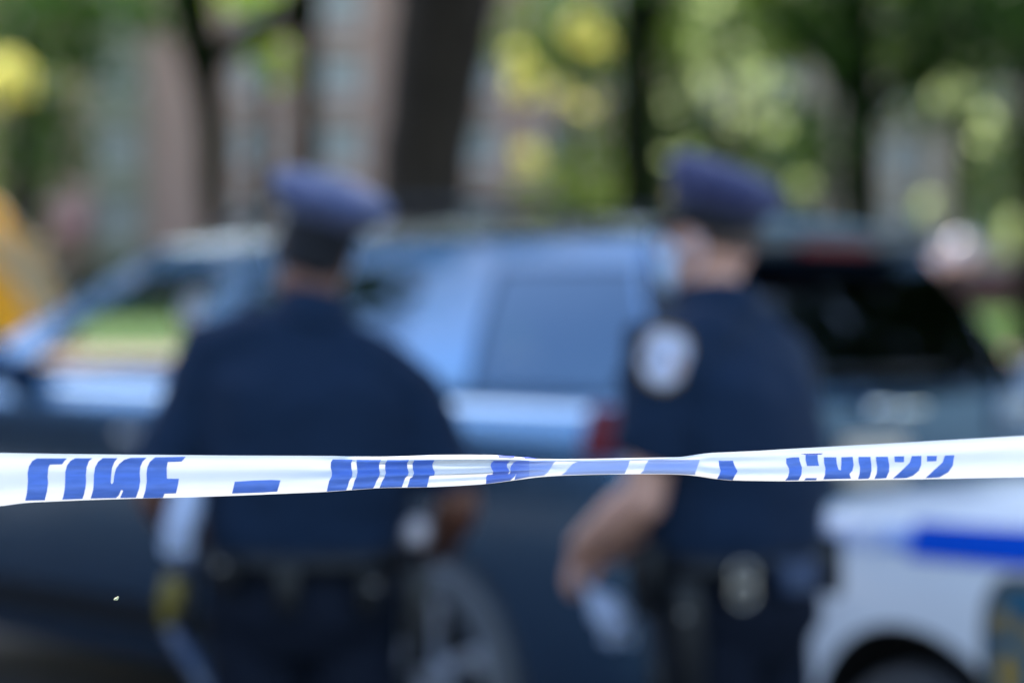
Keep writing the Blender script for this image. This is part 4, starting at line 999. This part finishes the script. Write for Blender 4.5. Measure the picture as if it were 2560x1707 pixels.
LET = {'ink': [
 C('A', [(452,172),(820,172),(790,205),(760,245),(610,250),(592,290),(583,400),(590,470),(575,580),(548,685),(308,690),(330,590),(342,450),(338,350),(355,270),(395,205)]),
 C('A', [(920,170),(860,205),(820,260),(800,340),(798,430),(795,520),(780,620),(762,678),(1010,668),(1030,610),(1048,530),(1055,450),(1052,380),(1062,280),(1090,205),(1130,170)]),
 C('A', [(1260,168),(1440,168),(1400,220),(1372,290),(1362,380),(1356,470),(1370,488),(1388,470),(1400,380),(1420,300),(1460,240),(1520,190),(1600,165),(1795,163),(1745,215),(1718,280),(1712,350),(1718,450),(1705,540),(1665,654),(1470,658),(1508,567),(1484,558),(1455,625),(1420,658),(1110,664),(1140,560),(1148,470),(1150,380),(1165,280),(1200,215)]),
 C('A', [(1900,160),(2275,152),(2225,212),(2055,218),(2042,290),(2045,420),(2192,422),(2180,500),(2155,600),(2015,605),(1995,655),(1750,662),(1780,570),(1798,450),(1795,350),(1805,280),(1835,215)]),
 C('B', [(622,458),(850,443),(1060,436),(1182,440),(1142,578),(960,590),(588,603)]),
 C('C', [(255,185),(232,220),(228,280),(245,350),(240,395),(210,450),(195,510),(180,578),(418,562),(440,510),(455,450),(488,400),(495,350),(482,290),(480,230),(500,188)]),
 C('C', [(550,190),(545,240),(558,340),(545,400),(520,450),(505,510),(488,556),(750,538),(770,500),(790,450),(820,400),(832,350),(822,300),(822,240),(845,190)]),
 C('C', [(925,190),(898,240),(895,300),(905,350),(885,410),(860,450),(845,490),(828,532),(1100,526),(1120,470),(1140,415),(1172,385),(1185,340),(1168,290),(1165,230),(1190,190)]),
 C('C', [(1255,195),(1232,240),(1235,300),(1250,350),(1235,395),(1200,420),(1188,470),(1168,527),(1408,524),(1425,450),(1440,390),(1495,382),(1505,345),(1480,290),(1475,240),(1500,195)]),
 C('E', [(1160,248),(1200,252),(1335,250),(1350,300),(1390,378),(1360,430),(1330,488),(1140,474),(1170,420),(1185,370),(1165,310)]),
 C('F', [(125,318),(200,308),(283,305),(290,350),(318,430),(312,520),(275,588),(110,590),(145,550),(162,490),(158,440),(125,380)]),
 C('F', [(362,275),(510,275),(512,340),(528,410),(380,412),(362,340)]), C('F', [(370,560),(500,560),(492,586),(340,588)]),
 C('F', [(585,305),(738,305),(745,380),(765,455),(795,465),(800,380),(800,305),(940,300),(952,400),(935,470),(900,510),(920,568),(740,572),(580,577),(600,520),(605,440),(590,380)]),
 C('F', [(1010,300),(1158,300),(1168,400),(1170,470),(1150,550),(1130,568),(1005,573),(1025,500),(1030,430),(1012,360)]),
 C('F', [(1225,300),(1370,298),(1388,400),(1385,480),(1350,562),(1205,570),(1235,500),(1240,430),(1228,350)]),
 C('F', [(1450,295),(1570,293),(1568,365),(1455,365)]), C('F', [(1665,290),(1782,288),(1778,400),(1750,470),(1680,530),(1600,560),(1430,567),(1560,450),(1640,370)]),
 C('F', [(1850,290),(1972,288),(1965,352),(1850,358)]), C('F', [(2070,285),(2185,280),(2165,410),(2110,490),(2000,553),(1830,562),(1950,450),(2040,370)])],
 'ink_mid': [C('D', [(268,203),(470,205),(430,240),(428,280),(450,310),(460,335),(445,362),(540,362),(515,400),(470,443),(172,484),(174,400),(190,374),(250,370),(262,335),(240,300),(228,262),(238,228)]),
  C('D', [(550,203),(700,198),(705,300),(700,400),(520,436),(530,400),(545,365),(455,362),(475,335),(468,300),(480,260),(510,225)])],
 'ink_pale': [C('D', [(700,198),(900,190),(1035,195),(990,240),(965,290),(930,340),(880,383),(720,400),(700,403),(705,300)]),
  C('D', [(1400,197),(1600,190),(1935,190),(1915,260),(1870,360),(1500,366),(1095,376),(1150,335),(1190,285),(1235,240),(1290,213)]),
  C('E', [(305,240),(930,238),(900,320),(868,423),(600,412),(200,408),(240,370),(265,300)]),
  C('C', [(1110,153),(1250,151),(1505,141),(1480,162),(1420,173),(1290,172),(1180,163)])],
 'ink_deep': [C('D', [(318,136),(518,147),(522,168),(470,172),(330,165)]), C('D', [(630,156),(700,160),(815,180),(650,180)]), C('F', [(300,264),(575,258),(555,272),(350,273)])]}
def print_poly(bm, poly):
    b = bmesh.new(); bv = [b.verts.new((p[0], p[1], 0)) for p in poly]
    for tri in tessellate_polygon([[Vector((p[0], p[1], 0)) for p in poly]]): b.faces.new([bv[i] for i in tri])
    xa, xb = min(p[0] for p in poly), max(p[0] for p in poly); ya, yb = min(p[1] for p in poly), max(p[1] for p in poly)
    x = math.floor(xa / 10) * 10 + 10
    while x < xb: bmesh.ops.bisect_plane(b, geom=b.verts[:] + b.edges[:] + b.faces[:], plane_co=(x, 0, 0), plane_no=(1, 0, 0)); x += 10
    y = ya + 2.5
    while y < yb: bmesh.ops.bisect_plane(b, geom=b.verts[:] + b.edges[:] + b.faces[:], plane_co=(0, y, 0), plane_no=(0, 1, 0)); y += 2.5
    for v in b.verts:
        X, Y = v.co.x, v.co.y; Y = min(Y, interp(BOT, X) - .4); v.co = TP(X, Y, .0004)
    tmp = bpy.data.meshes.new('t'); b.to_mesh(tmp); b.free(); bm.from_mesh(tmp); bpy.data.meshes.remove(tmp)
for key, polys in LET.items():
    for poly in polys:
        bm = bmesh.new(); print_poly(bm, poly); tobj('letter', bm, M[key])

# tiny seed caught in the air at the distance of the tape
bm = bmesh.new(); p = PX(267, 1375, 1.72)
ell(bm, (0, 0, 0), (.0015, .0010, .0011), seg=12); ell(bm, (.0011, 0, .001), (.0008, .0007, .001), seg=10); ell(bm, (-.0012, 0, -.0004), (.0007, .0007, .0006), seg=10)
o = obj('floating_seed', bm, mat('seed', (.75, .72, .40), .5)); o.location = p
tag(o, 'tiny pale yellow seed floating in the air below the left end of the tape', 'seed')
